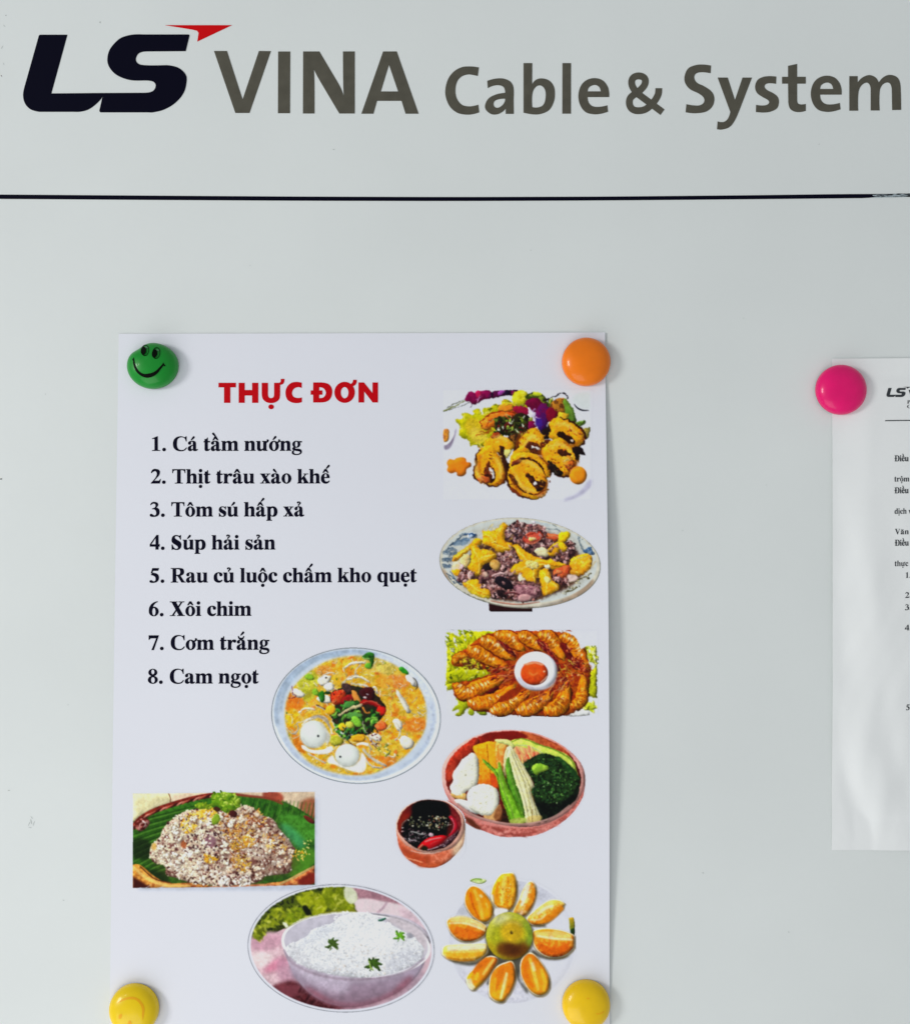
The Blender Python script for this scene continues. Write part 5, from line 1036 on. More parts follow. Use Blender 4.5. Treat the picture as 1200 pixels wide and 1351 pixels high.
C_ = "!631.5,88.8 !630,100 623,98.5 617,98 609,100.5 603,107 600.5,119 602.5,130 609,138 618,140.2 625,139.5 !630.7,138 !632,148 624,150.3 615,151 603,148.5 593,140 587.5,126 587.8,114 592,102 600,93 610,88.2 618,87.5 625,87.8"
a_ = "!642.5,106.5 !643.2,116 650,113 658,112.2 664,114.5 666,120 !666,122.3 654,124.5 644,130 639.5,139 641,145 648,150.3 656,150.5 663,147 !666.8,143 !666.8,150 !677.5,150 !677.2,130 677,115 673.5,108 666,104 659,103.2 650,104.2"
b_ = "!690.3,83.1 !701.8,83.1 !701.6,110.8 706.8,105 715,103.3 724.3,106.2 730.2,113.8 731.7,123.7 730.2,134.2 724.3,144.7 713.8,149.9 703.3,150.7 !690.3,148.4"
e_ = "!803.1,127.8 !774.7,127.8 776.3,135.3 781.5,140 790.8,140.8 !800.8,138.8 !801.7,147.2 792,149.9 782.7,150.5 772.2,147.6 765.2,138.8 762.6,126 765.8,113.2 773.3,105.6 783.8,102.9 794.3,105.6 800.8,113.2 803.1,121.3"
eh = "!774.7,120.4 776.8,114.9 783.8,111.8 789.7,114.1 !792.2,120.4"
S_ = "!937.5,86.3 !936.9,96.3 925,95 917.5,96.9 915.3,102.5 918.8,108.8 928.8,113.8 938.8,121.3 941.9,130 939.4,140 931.3,146.9 918.8,149.1 910,148.8 !904,147.8 !905,137.3 913.8,138.8 922.5,138.8 928.1,135 928.1,128.8 921.3,123.1 910,117.5 903.8,110 902.5,101.3 906.9,90.6 916.3,86 926.3,85"
y_ = "!946.3,102.2 !959.5,102.2 !969,131.7 !979,102.2 !991.5,102.2 !974.7,145.8 968.2,159.9 961.7,167.5 951.9,170.7 !945.4,170.2 !946.2,160.1 954.1,160.8 959.5,156.7 !963,147.5"
s_ = "!1023.6,100.9 !1023.2,110.3 1015.8,109.5 1009.9,110.6 1008,114.4 1011.5,118.7 1019.1,122.5 1025.6,128 1027,135 1024.5,142.6 1015.8,147.1 1007.2,148.2 !996.7,147.5 !996.9,138.2 1005,139.1 1011.5,138 1014.2,135 1012.6,131.7 1005,127.4 998,122 995.6,114.4 998.5,105.7 1006.1,101.4 1014.7,100.3"
t_ = "!1039.1,86.8 !1051,84.1 !1051,101.2 !1062.4,101.2 !1062.4,110.1 !1051,110.1 !1051,131.7 1052.1,136.1 1055.9,137.7 !1062.4,137 !1062.4,146 1055.9,147.5 1048.3,147.1 1041.8,143.1 !1039.4,133.9 !1039.1,110.1 !1031.2,110.1 !1031.2,101.2 !1039.1,101.2"
m_ = "!1119.9,100.3 !1130.8,100.3 !1130.8,108.5 1137,102.1 1146.3,98.9 1154.5,102.1 !1158.6,108.5 1165,101.5 1173.2,98.6 1182.5,101.5 1186.6,108.5 1187.8,122.5 !1188.1,144.7 !1176.4,145 !1175.9,116.7 1173.8,110.3 1169.7,108.5 1163.8,111.4 1160.1,119 !1159.8,145.5 !1148.1,145.5 !1148.1,116.7 1146.3,110.8 1142.3,108.7 1135.8,112.6 1132,121.3 !1131.5,145.8 !1119.9,145.8"
shift = lambda shp, dx, dy: mapped(shp, lambda x, y: (x + dx, y + dy))
amp = []
for q in band("!873.5,147.8 !839.4,122.5 833.1,111.3 834.4,103.1 841.9,99.9 849.8,103.1 850,111.3 841.9,120.6 831.3,128.8 830,137.5 833.8,143.8 841.3,145.9 851.3,143.8 861.3,135 867.5,125 !868.6,116.2", 8.9, step=1.5): amp.append(q)
WORDMARK = [[T_(V_)], [T_(I_)], [T_(N_)], [T_(A_), T_("!513,85.3 !525,120.5 !502.2,120.5", False)], [T_(C_)], [T_(a_), T_("!666,130 657,130.8 651.5,134 651.5,140 656,142.2 662,139 665.5,134", False)],
    [T_(b_), T_("!701.8,141.2 709.2,141.6 716.2,138.3 719.4,128.3 718.5,117.8 713.3,112.6 706.8,114.1 702.2,122.5", False)], [T_("!741.6,83.1 !752.9,83.1 !752.8,149.7 !741.4,149.7")], [T_(e_), T_(eh, False)], amp,
    [T_(S_)], [T_(y_)], [T_(s_)], [T_(t_)], shift([T_(e_), T_(eh, False)], 306.5, -3.2), [T_(m_)]]
def TT(s, ox, solid=True):
    return sh(s, solid, f=lambda x, y: (ox + x / 10, 490 + y / 10), step=1.2)
TITLE = [[TT("!82,150 !312,150 !312,210 !238,210 !238,415 !155,415 !155,210 !82,210", 280)],
    [TT("!348,150 !428,150 !428,245 !525,245 !525,150 !607,150 !607,415 !525,415 !525,318 !428,318 !428,415 !348,415", 280)],
    [TT("!652,150 !735,150 !735,300 745,340 775,352 806,338 !815,290 !815,150 !880,150 900,138 !903,98 !952,98 948,140 930,166 !895,178 !895,300 880,370 830,408 775,418 715,406 668,365 !652,300", 280), (True, [(280 + 77.6 + 3.7 * math.cos(t), 490 + 46.7 + 3.2 * math.sin(t)) for t in np.linspace(0, 6.28, 18, endpoint=False)])],
    [TT("!1180,148 !1180,218 1130,208 1078,228 1052,280 1068,330 1120,350 !1182,343 !1182,405 1120,418 1045,408 988,368 965,285 985,205 1040,152 1110,138", 280)],
    [TT("!230,145 !340,145 430,165 472,215 482,275 465,345 420,392 !340,410 !230,410 !230,308 !197,308 !197,250 !230,250", 390), TT("!310,208 365,222 395,262 395,300 365,342 !310,352 !310,308 !352,308 !352,250 !310,250", 390, False)],
    [(True, [(390 + 64.5 + 13.5 * math.cos(t), 490 + 27.6 + 13.9 * math.sin(t)) for t in np.linspace(0, 6.28, 40, endpoint=False)]), TT("!725,165 750,142 !757,110 !805,110 803,148 785,178 !750,200", 390), (False, [(390 + 64.5 + 5 * math.cos(t), 490 + 28 + 7.4 * math.sin(t)) for t in np.linspace(0, 6.28, 30, endpoint=False)])],
    [TT("!827,145 !900,145 !1012,285 !1012,145 !1085,145 !1085,410 !1015,410 !903,265 !903,410 !827,410", 390)]]
# ---------------------------------------------------------------- materials
M_BOARD = material('white_lacquer', ink((207, 212, 211)), rough=.4, spec=.35, noise=(.8, .028, 7), bump=(26, .05, .01))
M_PAPER = material('poster_paper', ink(WHITE), rough=.55, spec=.25, noise=(1.2, .008, 2))
M_SHEET = material('copy_paper', ink((220, 224, 226)), rough=.75, spec=.15, noise=(4, .012, 5), bump=(22, .10, .008))
M_PRINT = material('picture_ink', (1, 1, 1, 1), rough=.6, spec=.08, attr='ink')
M_TEXT = material('black_ink', ink((5, 5, 26)), rough=.6, spec=.06)
M_GREYTEXT = material('toner', ink((52, 56, 60)), rough=.7, spec=.15)
M_TITLE = material('red_ink', ink((182, 4, 16)), rough=.6, spec=.08)
M_NAVY = material('navy_vinyl', ink((5, 5, 22)), rough=.5, spec=.06)
M_RED = material('red_vinyl', ink((190, 8, 14)), rough=.5, spec=.08)
M_GREY = material('grey_vinyl', ink((80, 78, 69)), rough=.5, spec=.1, noise=(14, .12, 3))
M_BACK = material('board_backing', (.35, .36, .36, 1), rough=.7)
M_FADED = material('faded_vinyl', ink((168, 182, 188)), rough=.5, spec=.2, noise=(8, .14, 4))
M_SCUFF = material('scuff', ink((176, 182, 180)), rough=.7)
M_SPECK = material('dark_speck', ink((96, 98, 96)), rough=.8)

# ---------------------------------------------------------------- decals: flat lettering laid just above a surface
def decal(name, tri, mat, parent, height=None, lift=.0012, thick=0.0):
    V, F = tri
    a = np.array(V); X, Z = planes(a[:, 0], a[:, 1], height)
    y = np.zeros(len(V)) if height is None else -height(X, Z)
    verts = [(X[i], y[i] - lift, Z[i]) for i in range(len(V))]
    faces = []
    for f in F:
        p, q, r = (verts[i] for i in f)
        nrm = (q[0] - p[0]) * (r[2] - p[2]) - (q[2] - p[2]) * (r[0] - p[0])
        faces.append(tuple(f) if nrm > 0 else tuple(f[::-1]))      # face towards -y
    if thick:
        n = len(verts); cnt = {}
        for f in faces:
            for i in range(3):
                e = (f[i], f[(i + 1) % 3]); k = (min(e), max(e)); cnt.setdefault(k, []).append(e)
        verts += [(v[0], v[1] + lift * .9, v[2]) for v in verts]
        faces += [(e[0][1], e[0][0], e[0][0] + n, e[0][1] + n) for e in cnt.values() if len(e) == 1]
    return mesh(name, verts, faces, mat, parent)

# ---------------------------------------------------------------- the board
board = empty('whiteboard', (0, 0, 0))
tag(board, 'white steel notice board with navy and grey company lettering above a thin dark line', 'whiteboard')
X0, X1, Z0, Z1, TH = -6.5, 6.5, -7.0, 4.4, .18
mesh('panel', [(X0, 0, Z0), (X1, 0, Z0), (X1, 0, Z1), (X0, 0, Z1), (X0, TH, Z0), (X1, TH, Z0), (X1, TH, Z1), (X0, TH, Z1)],
     [(0, 1, 2, 3), (1, 5, 6, 2), (0, 3, 7, 4), (3, 2, 6, 7), (0, 4, 5, 1), (4, 7, 6, 5)], M_BOARD, board)
LK = dict(lift=.0022, thick=1)
lg = decal('letter', triangulate(LS_L), M_NAVY, board, **LK); tag(lg, 'slanted navy L')
lg = decal('letter', triangulate(LS_S), M_NAVY, board, lift=.0026, thick=1); tag(lg, 'slanted navy S')
lg = decal('emblem', triangulate(LS_R), M_RED, board, **LK); tag(lg, 'red pointed mark above the navy S')
for ch, shp in zip("VINACable&System", WORDMARK):
    lg = decal('letter', triangulate(shp), M_GREY, board, **LK)
# the thin dark line, slightly bowed, worn away at its right end
LX = [-160, 0, 200, 400, 600, 800, 1000, 1100, 1150]
LY = [258.6, 259.4, 260.8, 262.0, 262.5, 261.8, 260.0, 258.8, 258.3]
LT = [5.7, 5.6, 5.5, 5.3, 5.1, 4.9, 5.1, 5.4, 5.2]
V, F = [], []
xs = np.linspace(-160, 1176, 140); yc = np.interp(xs, LX, LY); th = np.interp(xs, LX, LT)
yc = np.convolve(np.pad(yc, 6, 'edge'), np.ones(13) / 13, 'valid')
rng = np.random.default_rng(4)
for i, x in enumerate(xs):
    w = np.clip((x - 1138) / 38, 0, 1)
    V += [(x, yc[i] - th[i] / 2), (x, yc[i] + th[i] / 2 - w * (2.6 + rng.uniform(-.7, .7)))]
    if i: b = 2 * i; F += [(b - 2, b - 1, b), (b - 1, b + 1, b)]
decal('dark_line', (V, F), M_NAVY, board, **LK)
def streaks(x0, x1, n, ys, mat, name, lift):
    V, F = [], []
    for _ in range(n):
        x = x0 + (x1 - x0) * rng.random(); L = rng.uniform(4, 13); y = rng.uniform(*ys) - (x - 1150) * .012; h = rng.uniform(.5, 1.1); b = len(V)
        V += [(x, y + h * .4), (x + L * .3, y), (x + L, y + h * .5), (x + L * .7, y + h), (x + L * .25, y + h * .9)]
        F += [(b, b + 1, b + 4), (b + 1, b + 3, b + 4), (b + 1, b + 2, b + 3)]
    tag(decal(name, (V, F), mat, board, lift=lift), kind='stuff')
decal('faded_line_end', ([(1150, 256.0), (1150, 260.6), (1250, 254.6), (1250, 258.6)], [(0, 1, 2), (1, 3, 2)]), M_FADED, board, lift=.0018)
streaks(1168, 1196, 30, (255.4, 259.4), M_NAVY, 'worn_line_streaks', .0030)
streaks(1146, 1190, 26, (256.6, 259.8), M_FADED, 'pale_line_streaks', .0034)
# scuffs and specks on the lacquer
def marks(name, items, mat, lift=.0015):
    V, F = [], []
    for x, y, L, w, a in items:
        n = 7; b = len(V); c, s = math.cos(a), math.sin(a)
        for k in range(n):
            t = 2 * math.pi * k / n; r = rng.uniform(.6, 1.1)
            u, v = L / 2 * math.cos(t) * r, w / 2 * math.sin(t) * r
            V.append((x + u * c - v * s, y + u * s + v * c))
        F += [(b, b + k, b + k + 1) for k in range(1, n - 1)]
    return tag(decal(name, (V, F), mat, board, lift=lift), kind='stuff')
marks('scuffs', [(41, 1084, 9, 1.2, 1.3), (44.5, 1087, 9, 1.1, 1.9), (38.5, 1087, 9, 1.0, 2.0), (40, 1092, 6, 1.1, .1), (42, 1079, 5, .9, .9), (12, 1043, 4, 1.4, 0), (84, 1188, 3, 1.2, .3),
      (132, 29, 3, 2.4, 0), (927, 1152, 3, 1.6, .2), (440, 197, 3, 1.4, 0), (6, 34, 5, 1, .9), (3, 62, 6, 1, 2.1), (5, 84, 4, .8, 1.2), (1080, 190, 2.5, 1, 0), (60, 520, 2.4, 1, 1), (980, 420, 2, 1.1, 0), (900, 700, 2.2, 1, 0),
      (1040, 1230, 2.5, 1.2, 1), (90, 930, 2, 1, 0), (700, 330, 2, 1, 0), (330, 350, 2, 1, 0), (1010, 640, 2, .8, 2)], M_SCUFF)
marks('specks', [(1.5, 632, 4, 2, 0), (8, 20, 1.6, 1, 0), (2, 100, 3, 1.2, 1)], M_SPECK)

# ---------------------------------------------------------------- the menu poster (A3)
PC = [(157, 440.5), (797.5, 439), (804, 1374), (144.7, 1372)]     # its corners in the photo
pc = [plane(*p) for p in PC]
def bilinear(c, u, v):
    return ((c[0][0] * (1 - u) + c[1][0] * u) * (1 - v) + (c[3][0] * (1 - u) + c[2][0] * u) * v,
            (c[0][1] * (1 - u) + c[1][1] * u) * (1 - v) + (c[3][1] * (1 - u) + c[2][1] * u) * v)
ptop, pbot = pc[0][1], pc[3][1]
def poster_h(X, Z):
    """how far the sheet stands off the board: it bellies out along its free right edge between the magnets"""
    v = (ptop - Z) / (ptop - pbot)
    u = (X - pc[0][0]) / (pc[1][0] - pc[0][0])
    v = np.clip(v, 0, 1); u = np.clip(u, 0, 1.02)
    s = np.clip((v - .05) / .88, 0, 1)
    belly = np.sin(math.pi * s ** .95) ** 1.2
    right = np.clip((u - .72) / .28, 0, 1) ** 1.7
    left = np.clip((.16 - u) / .16, 0, 1) ** 1.8
    mid = np.sin(math.pi * np.clip(u, 0, 1)) * (.010 + .02 * np.sin(math.pi * v))
    return .005 + right * (.006 + .058 * belly) + left * .008 * belly + mid * np.sin(math.pi * v) ** .5
def sheet(name, corners, hf, mat, parent, nu=90, nv=120, thick=.002):
    V, F = [], []
    for j in range(nv + 1):
        for i in range(nu + 1):
            x, z = bilinear(corners, i / nu, j / nv)
            V.append((x, -float(hf(np.float64(x), np.float64(z))), z))
    n = nu + 1
    for j in range(nv):
        for i in range(nu):
            a = j * n + i; F.append((a, a + n, a + n + 1, a + 1))
    rim = [i for i in range(n)] + [j * n + nu for j in range(1, nv + 1)] + [nv * n + i for i in range(nu - 1, -1, -1)] + [j * n for j in range(nv - 1, 0, -1)]
    m = len(rim); b = len(V)
    V += [V[i] for i in rim] + [(V[i][0], V[i][1] + thick, V[i][2]) for i in rim]      # the cut edge has points of its own
    F += [(b + k, b + (k + 1) % m, b + m + (k + 1) % m, b + m + k) for k in range(m)]
    return mesh(name, V, F, mat, parent, smooth=True)
poster = empty('menu_poster', (pc[0][0], -.01, pc[3][1]))
tag(poster, 'large white menu poster with a red title, eight numbered dishes and nine food pictures', 'poster')
sheet('paper_sheet', pc, poster_h, M_PAPER, poster)
def holder(name, parent, label=None):
    e = empty(name, parent.location); e.parent = parent; e.matrix_parent_inverse = Matrix.Translation(-Vector(parent.location))
    e.location = parent.location
    return tag(e, label)
title = holder('title', poster, 'bold red heading')
for shp in TITLE: decal('letter', triangulate(shp), M_TITLE, title, poster_h, lift=.0016)
MENU = [("1. C\u00e1 t\u1ea7m n\u01b0\u1edbng", 200.7, 594.7, 398.0, 594.6), ("2. Th\u1ecbt tr\u00e2u x\u00e0o kh\u1ebf", 199.2, 637.8, 434.7, 637.6), ("3. T\u00f4m s\u00fa h\u1ea5p x\u1ea3", 197.8, 681.4, 401.2, 681.2),
        ("4. S\u00fap h\u1ea3i s\u1ea3n", 197.8, 725.0, 363.0, 724.9), ("5. Rau c\u1ee7 lu\u1ed9c ch\u1ea5m kho qu\u1eb9t", 197.4, 768.5, 549.2, 767.9), ("6. X\u00f4i chim", 196.5, 812.7, 331.4, 812.4),
        ("7. C\u01a1m tr\u1eafng", 196.3, 857.3, 355.1, 857.2), ("8. Cam ng\u1ecdt", 195.2, 901.8, 340.9, 901.7)]
for k, (s, x0, y0, x1, y1) in enumerate(MENU):
    ln = holder('menu_line', poster)
    for nm, part in text_words(s, x0, y0, x1, y1, 27.4 + k * .06):
        decal(nm, part, M_TEXT, ln, poster_h, lift=.0016)

def picture(name, label, g, lift):
    rgb, a = g.result(); H, W = a.shape
    J, I = np.meshgrid(np.arange(W), np.arange(H))
    px, py = g.pixel(I, J)
    X, Z = planes(px, py, poster_h); Y = -poster_h(X, Z) - lift
    col = rgb * a[..., None] + WHITE * (1 - a[..., None])
    lin = np.clip(srgb(col) / PAPER_LIGHT, .0008, .92)
    co = np.stack([X, Y, Z], -1).reshape(-1, 3)
    am = a > .02
    cell = am[:-1, :-1] | am[1:, :-1] | am[:-1, 1:] | am[1:, 1:]
    idx = np.arange(H * W).reshape(H, W)
    q = np.stack([idx[:-1, :-1][cell], idx[1:, :-1][cell], idx[1:, 1:][cell], idx[:-1, 1:][cell]], -1)
    used = np.unique(q); remap = np.zeros(H * W, int); remap[used] = np.arange(len(used)); q = remap[q]; co = co[used]; lin = lin.reshape(-1, 3)[used]
    me = bpy.data.meshes.new(name); me.vertices.add(len(co)); me.vertices.foreach_set('co', co.ravel())
    me.loops.add(q.size); me.loops.foreach_set('vertex_index', q.ravel().astype(np.int32))
    me.polygons.add(len(q)); me.polygons.foreach_set('loop_start', np.arange(0, q.size, 4, dtype=np.int32)); me.polygons.foreach_set('loop_total', np.full(len(q), 4, dtype=np.int32))
    me.update(calc_edges=True); me.validate()
    at = me.color_attributes.new('ink', 'FLOAT_COLOR', 'POINT')
    at.data.foreach_set('color', np.concatenate([lin, np.ones((len(lin), 1))], 1).ravel().astype(np.float32))
    me.polygons.foreach_set('use_smooth', [True] * len(me.polygons))
    return tag(link(name, me, M_PRINT, poster), label)
picture('dish_picture', 'printed picture of grilled squid rings with orchids and lettuce', dish_squid(), .0005)
picture('dish_picture', 'printed picture of beef and yellow star fruit on a blue patterned plate', dish_beef(), .0005)
picture('dish_picture', 'printed picture of orange prawns round a small sauce dish', dish_shrimp(), .0006)
picture('dish_picture', 'printed picture of boiled vegetables in a wooden bowl', dish_vegetables(), .0005)
picture('dish_picture', 'printed picture of dark dipping sauce with red chilli in a small pot', dish_sauce(), .0009)
picture('dish_picture', 'oval printed picture of yellow soup in a pale blue bowl', dish_soup(), .0006)
picture('dish_picture', 'rectangular printed picture of sticky rice on green leaves in a basket', dish_sticky_rice(), .0005)
picture('dish_picture', 'oval printed picture of a white bowl of rice', dish_white_rice(), .0009)
picture('dish_picture', 'printed picture of orange wedges round a whole green orange', dish_oranges(), .0005)

# ---------------------------------------------------------------- the notice (A4), partly outside the picture
DC = [(1096.8, 473.5), (1557, 470), (1560, 1122), (1096.2, 1121.3)]
dc = [plane(*p) for p in DC]
dtop, dbot = dc[0][1], dc[3][1]
def fold(d, w): return np.exp(-(d / w) ** 2)
def notice_h(X, Z):
    v = np.clip((dtop - Z) / (dtop - dbot), 0, 1); u = np.clip((X - dc[0][0]) / (dc[1][0] - dc[0][0]), 0, 1)
    s = np.clip((v - .04) / .9, 0, 1)
    q = np.clip(u / .11, 0, 1); rise = q * q * (3 - 2 * q)
    h = .008 + .036 * rise * np.sin(math.pi * s) ** .6
    h = h + .020 * np.sin(math.pi * s) * (.6 + .4 * np.sin(7 * u + 2 * v))
    h = h + .011 * fold((u - .045) - (v - .30) * .28, .035) * fold(v - .45, .22)
    h = h + .030 * fold((u - .10) - (v - .86) * .45, .05) * fold(v - .86, .16) * .7
    h = h - .012 * fold((u - .055) - (v - .93) * .4, .028) * fold(v - .92, .09)
    h = h + .004 * np.sin(u * 60 + 3 * np.sin(v * 7)) * s * (1 - v * .5) + .003 * np.sin(v * 41 + u * 30) * s
    h = h + .0022 * np.sin(u * 90 + v * 25 + 4 * np.sin(v * 11)) * np.sin(v * 23 + u * 14) * s
    return np.maximum(.008 + (h - .008) * .72, .006)
notice = empty('paper_notice', (dc[0][0], -.01, dc[3][1]))
tag(notice, 'smaller wavy white typed notice under the pink magnet, cut off by the picture edge', 'notice')
sheet('paper_sheet', dc, notice_h, M_SHEET, notice, 130, 150)
def small(shp, s, ox, oy, cx, cy):
    return mapped(shp, lambda x, y: (ox + (x - cx) * s, oy + (y - cy) * s))
KN = dict(height=notice_h, lift=.0022)
v1, f1 = triangulate(small(LS_L, .116, 1168.8, 511.8, 30.6, 45)); decal('small_logo', (v1, f1), M_GREYTEXT, notice, **KN)
v1, f1 = triangulate(small(LS_S, .116, 1168.8, 511.8, 30.6, 45)); decal('small_logo', (v1, f1), M_GREYTEXT, notice, **KN)
v1, f1 = triangulate(small(LS_R, .116, 1168.8, 511.8, 30.6, 45)); decal('small_logo', (v1, f1), M_GREYTEXT, notice, **KN)
for shp in WORDMARK[:4]:
    v1, f1 = triangulate(small(shp, .116, 1168.8, 511.8, 30.6, 45)); decal('small_logo', (v1, f1), M_GREYTEXT, notice, **KN)
decal('ruled_line', ([(1167, 554.4), (1167, 555.6), (1300, 553.6), (1300, 554.8), (1190, 554.1), (1190, 555.3)], [(0, 1, 4), (1, 5, 4), (4, 5, 2), (5, 3, 2)]), M_GREYTEXT, notice, **KN)
NT = [("P", 1196, 532.5, 1200.4, 6.2), ("C", 1196, 538.5, 1201, 6.2),
      ("\u0110i\u1ec1u 1.", 1179.4, 608.6, 1207, 11.3), ("tr\u1ed9m c", 1179.2, 635.4, 1205.5, 10.6), ("\u0110i\u1ec1u 2.", 1179.4, 650.8, 1207, 11.3), ("d\u1ecbch v", 1179.4, 678, 1202, 10.6),
      ("V\u0103n p", 1179.8, 705, 1206.5, 10.6), ("\u0110i\u1ec1u 3.", 1179.8, 720, 1207, 11.3), ("th\u1ef1c h", 1179.6, 747, 1205, 10.6), ("1.", 1194, 762.6, 1201, 10.8), ("2.", 1193.4, 789, 1201.5, 10.8),
      ("3.", 1193.2, 805, 1201.5, 10.8), ("4.", 1193, 832, 1201.5, 10.8), ("5.", 1194.5, 937, 1202, 10.8)]
G['v'] = (500, [P_("!40,445 !200,445 !285,180 !390,445 !430,445 !265,-12 !235,-12"), rc(12, 438, 245, 461), rc(320, 438, 485, 461)])
for s, x0, y0, x1, em in NT:
    decal('typed_line', text_line(s, x0, y0, x1, y0 - .3, em, 9 if s[0] == '\u0110' else 0), M_GREYTEXT, notice, **KN)

# ---------------------------------------------------------------- magnets
def magnet(name, px, py, rpx, col, label, bump_at=None, dent=None, flat=0.0, hgt=.088, base_y=0.0, sx=1.0, sz=1.0, rough=.28):
    """a domed plastic magnet; px, py, rpx: centre and radius of its outline in the photo"""
    yc = base_y - .03
    cx, cz = plane(px, py, yc); ex, ez = plane(px + rpx, py, yc); R = ex - cx
    root = empty(name, (cx, base_y, cz)); tag(root, label, 'magnet', 'round magnets holding the papers')
    rings = [(1.0, .0), (1.0, .012), (.995, .02)]
    for a in np.linspace(0, 1, 22)[1:]:
        th = a * math.pi / 2
        rings.append((.995 * math.cos(th) ** .86 if a < 1 else 0.0, .02 + (hgt - .02) * math.sin(th) ** 1.08))
    N = 72; V, F = [], []
    def shape(ang, r):
        k = 1.0
        if dent:
            d = (ang - dent[0] + math.pi) % (2 * math.pi) - math.pi
            k -= dent[1] * math.exp(-(d / dent[2]) ** 2)
        return r * R * k
    for r, h in rings[:-1]:
        for i in range(N):
            a = 2 * math.pi * i / N; q = shape(a, r)
            V.append((cx + q * math.cos(a) * sx, base_y - h * (1 - flat * max(0, math.sin(a)) * r), cz + q * math.sin(a) * sz))
    for k in range(len(rings) - 2):
        for i in range(N):
            j = (i + 1) % N; F.append((k * N + i, k * N + j, (k + 1) * N + j, (k + 1) * N + i))
    V.append((cx, base_y - rings[-1][1], cz)); t = len(V) - 1; b = (len(rings) - 2) * N
    F += [(b + i, b + (i + 1) % N, t) for i in range(N)]
    m = material(name + '_plastic', ink(col), rough=rough + .08, spec=.25, noise=(9, .07, 4), bump=(7, .12, .02), coat=.28)
    o = mesh('dome', V, F, m, root, smooth=True)
    return root, o
def on_dome(o, px, py, lift=.0015):
    """point of the dome that shows at a photo point"""
    d = ray(px, py)
    ok, loc, nrm, _ = o.ray_cast(CAM, d)
    if not ok: 
        x, z = plane(px, py, -.03); return Vector((x, -.03, z))
    return loc + nrm * lift
def painted(name, shapes, mat, dome, parent, lift=.002):
    bpy.context.view_layer.update()
    v, f = triangulate(shapes)
    V = [on_dome(dome, x, y, lift) for x, y in v]
    F = []
    for t in f:
        p, q, r = (V[i] for i in t)
        F.append(t if (q - p).cross(r - p).y < 0 else t[::-1])
    return mesh(name, V, F, mat, parent)
M_FACE = material('face_paint', ink((6, 12, 6)), rough=.5, spec=.05)
M_EYE = material('eye_glint', ink((70, 126, 84)), rough=.4, spec=.4)
PB_ = -.014                                                        # magnets on the sheets stand on the paper
green, dm = magnet('magnet', 200.4, 481.9, 32.3, (2, 128, 34), 'green round magnet with a smiling face at the poster corner', dent=(2.2, .10, .34), base_y=PB_, sx=1.04, sz=.945, hgt=.10, rough=.33)
sc = lambda s: ' '.join(('!' if t[0] == '!' else '') + '%g,%g' % (150 + float(t.lstrip('!').split(',')[0]) / 12, 440 + float(t.lstrip('!').split(',')[1]) / 12) for t in s.split())
def gs(s, solid=True): return sh(sc(s), solid, step=.5)
painted('mouth', [gs("!318,378 330,430 345,500 375,560 420,610 480,637 540,634 610,618 665,588 718,540 762,492 !785,458 !800,485 !822,512 !800,520 !790,505 740,568 695,628 622,678 545,698 478,688 414,655 362,606 327,538 308,460 !312,440 !296,408")], M_FACE, dm, green)
def eye(cx, cy, rx, ry, px_, py_, a):
    def f(x, y): c, s = math.cos(a), math.sin(a); return (150 + (cx + x * c - y * s) / 12, 440 + (cy + x * s + y * c) / 12)
    c = lambda q, w, ox=0, oy=0, sol=True: (sol, [f(ox + q * math.cos(t), oy + w * math.sin(t)) for t in np.linspace(0, 6.28, 26, endpoint=False)])
    painted('eye_outline', [c(rx, ry), c(rx - 12, ry - 12, 3, 0, False)], M_FACE, dm, green)
    painted('eye_glint', [c(rx * .5, ry * .56, rx * .20, -ry * .12), c(rx * .44, ry * .46, rx * .44, ry * .06, False)], M_EYE, dm, green, lift=.0025)
    painted('pupil', [c(rx * .66, ry * .70, px_ + 4, py_ - 2)], M_FACE, dm, green, lift=.007)
eye(498, 268, 62, 90, -22, 18, .12); eye(672, 310, 64, 92, -24, 18, .16)
magnet('magnet', 773.5, 476.5, 32.2, (234, 112, 2), 'plain orange round magnet at the upper corner of the menu poster', base_y=-.016)
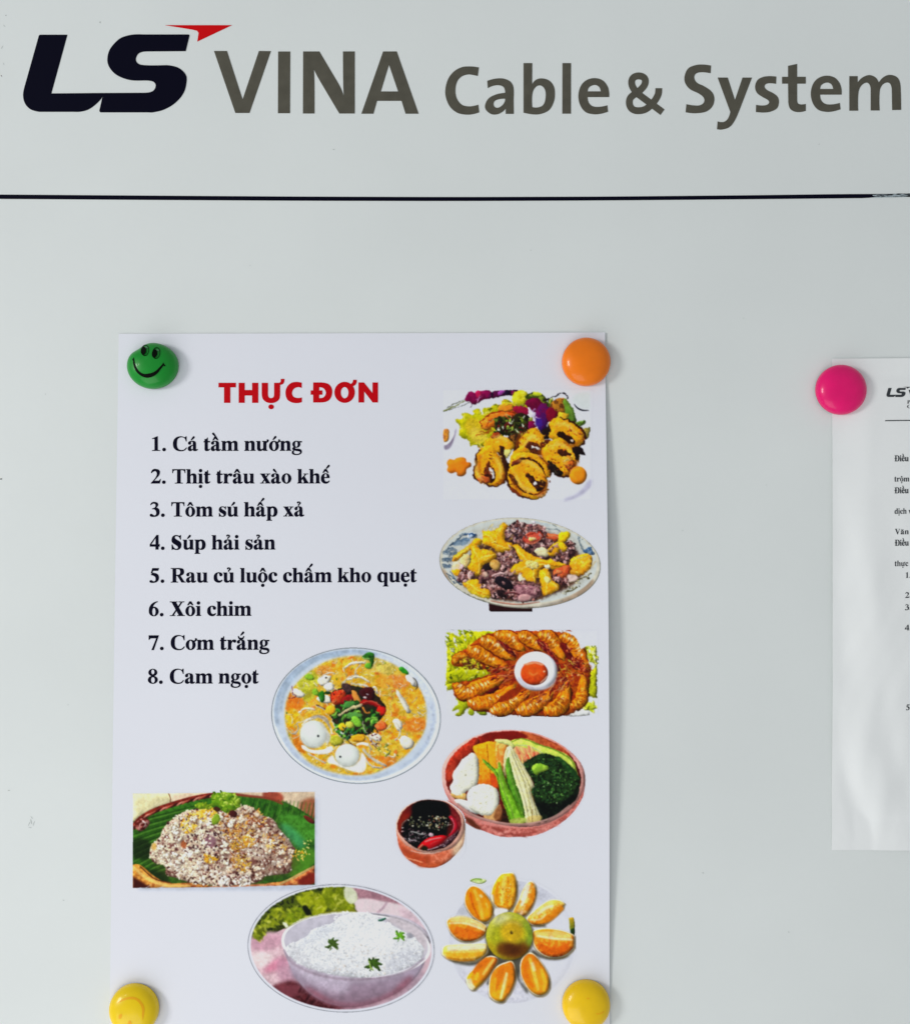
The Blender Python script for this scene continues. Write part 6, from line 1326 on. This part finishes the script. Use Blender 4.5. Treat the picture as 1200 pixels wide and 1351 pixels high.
magnet('magnet', 1110.5, 513.5, 33.2, (214, 0, 100), 'bright pink round magnet holding the typed notice', base_y=-.014)
yl, yd = magnet('magnet', 175.6, 1333.5, 32.6, (250, 190, 2), 'yellow round magnet with an engraved upside down smile at the poster bottom', base_y=PB_)
M_GROOVE = material('engraved_line', ink((234, 162, 4)), rough=.5)
s4 = lambda s, sol=True: sh(' '.join(('!' if t[0] == '!' else '') + '%g,%g' % (130 + float(t.lstrip('!').split(',')[0]) / 12, 1280 + float(t.lstrip('!').split(',')[1]) / 12) for t in s.split()), sol, step=.5)
painted('engraved_smile', [s4("!300,530 350,482 410,448 480,428 560,428 630,455 680,505 715,560 728,620 722,700 !700,800 688,720 688,640 672,575 640,520 590,480 530,466 460,470 390,488")], M_GROOVE, yd, yl, .0008)
painted('engraved_eye', [(True, [(130 + (345 + 26 * math.cos(t) + 14 * math.sin(t)) / 12, 1280 + (735 - 30 * math.cos(t) + 28 * math.sin(t)) / 12) for t in np.linspace(0, 6.28, 14, endpoint=False)])], M_GROOVE, yd, yl, .0008)
painted('engraved_eye', [(True, [(130 + (495 + 30 * math.cos(t)) / 12, 1280 + (850 + 50 * math.sin(t)) / 12) for t in np.linspace(0, 6.28, 14, endpoint=False)])], M_GROOVE, yd, yl, .0008)
yr, yd2 = magnet('magnet', 773.4, 1327.5, 31.8, (252, 182, 2), 'plain yellow round magnet with a small scratch beside the poster edge', base_y=-.016)
s5 = lambda s, sol=True: sh(' '.join(('!' if t[0] == '!' else '') + '%g,%g' % (730 + float(t.lstrip('!').split(',')[0]) / 12, 1280 + float(t.lstrip('!').split(',')[1]) / 12) for t in s.split()), sol, step=.5)
painted('scratch', [s5("!670,690 730,682 !795,652 !800,664 740,698 680,705")], M_GROOVE, yd2, yr, .0008)
painted('dimple', [(True, [(730 + (548 + 24 * math.cos(t)) / 12, 1280 + (452 + 11 * math.sin(t)) / 12) for t in np.linspace(0, 6.28, 12, endpoint=False)])], M_GROOVE, yd2, yr, .0008)
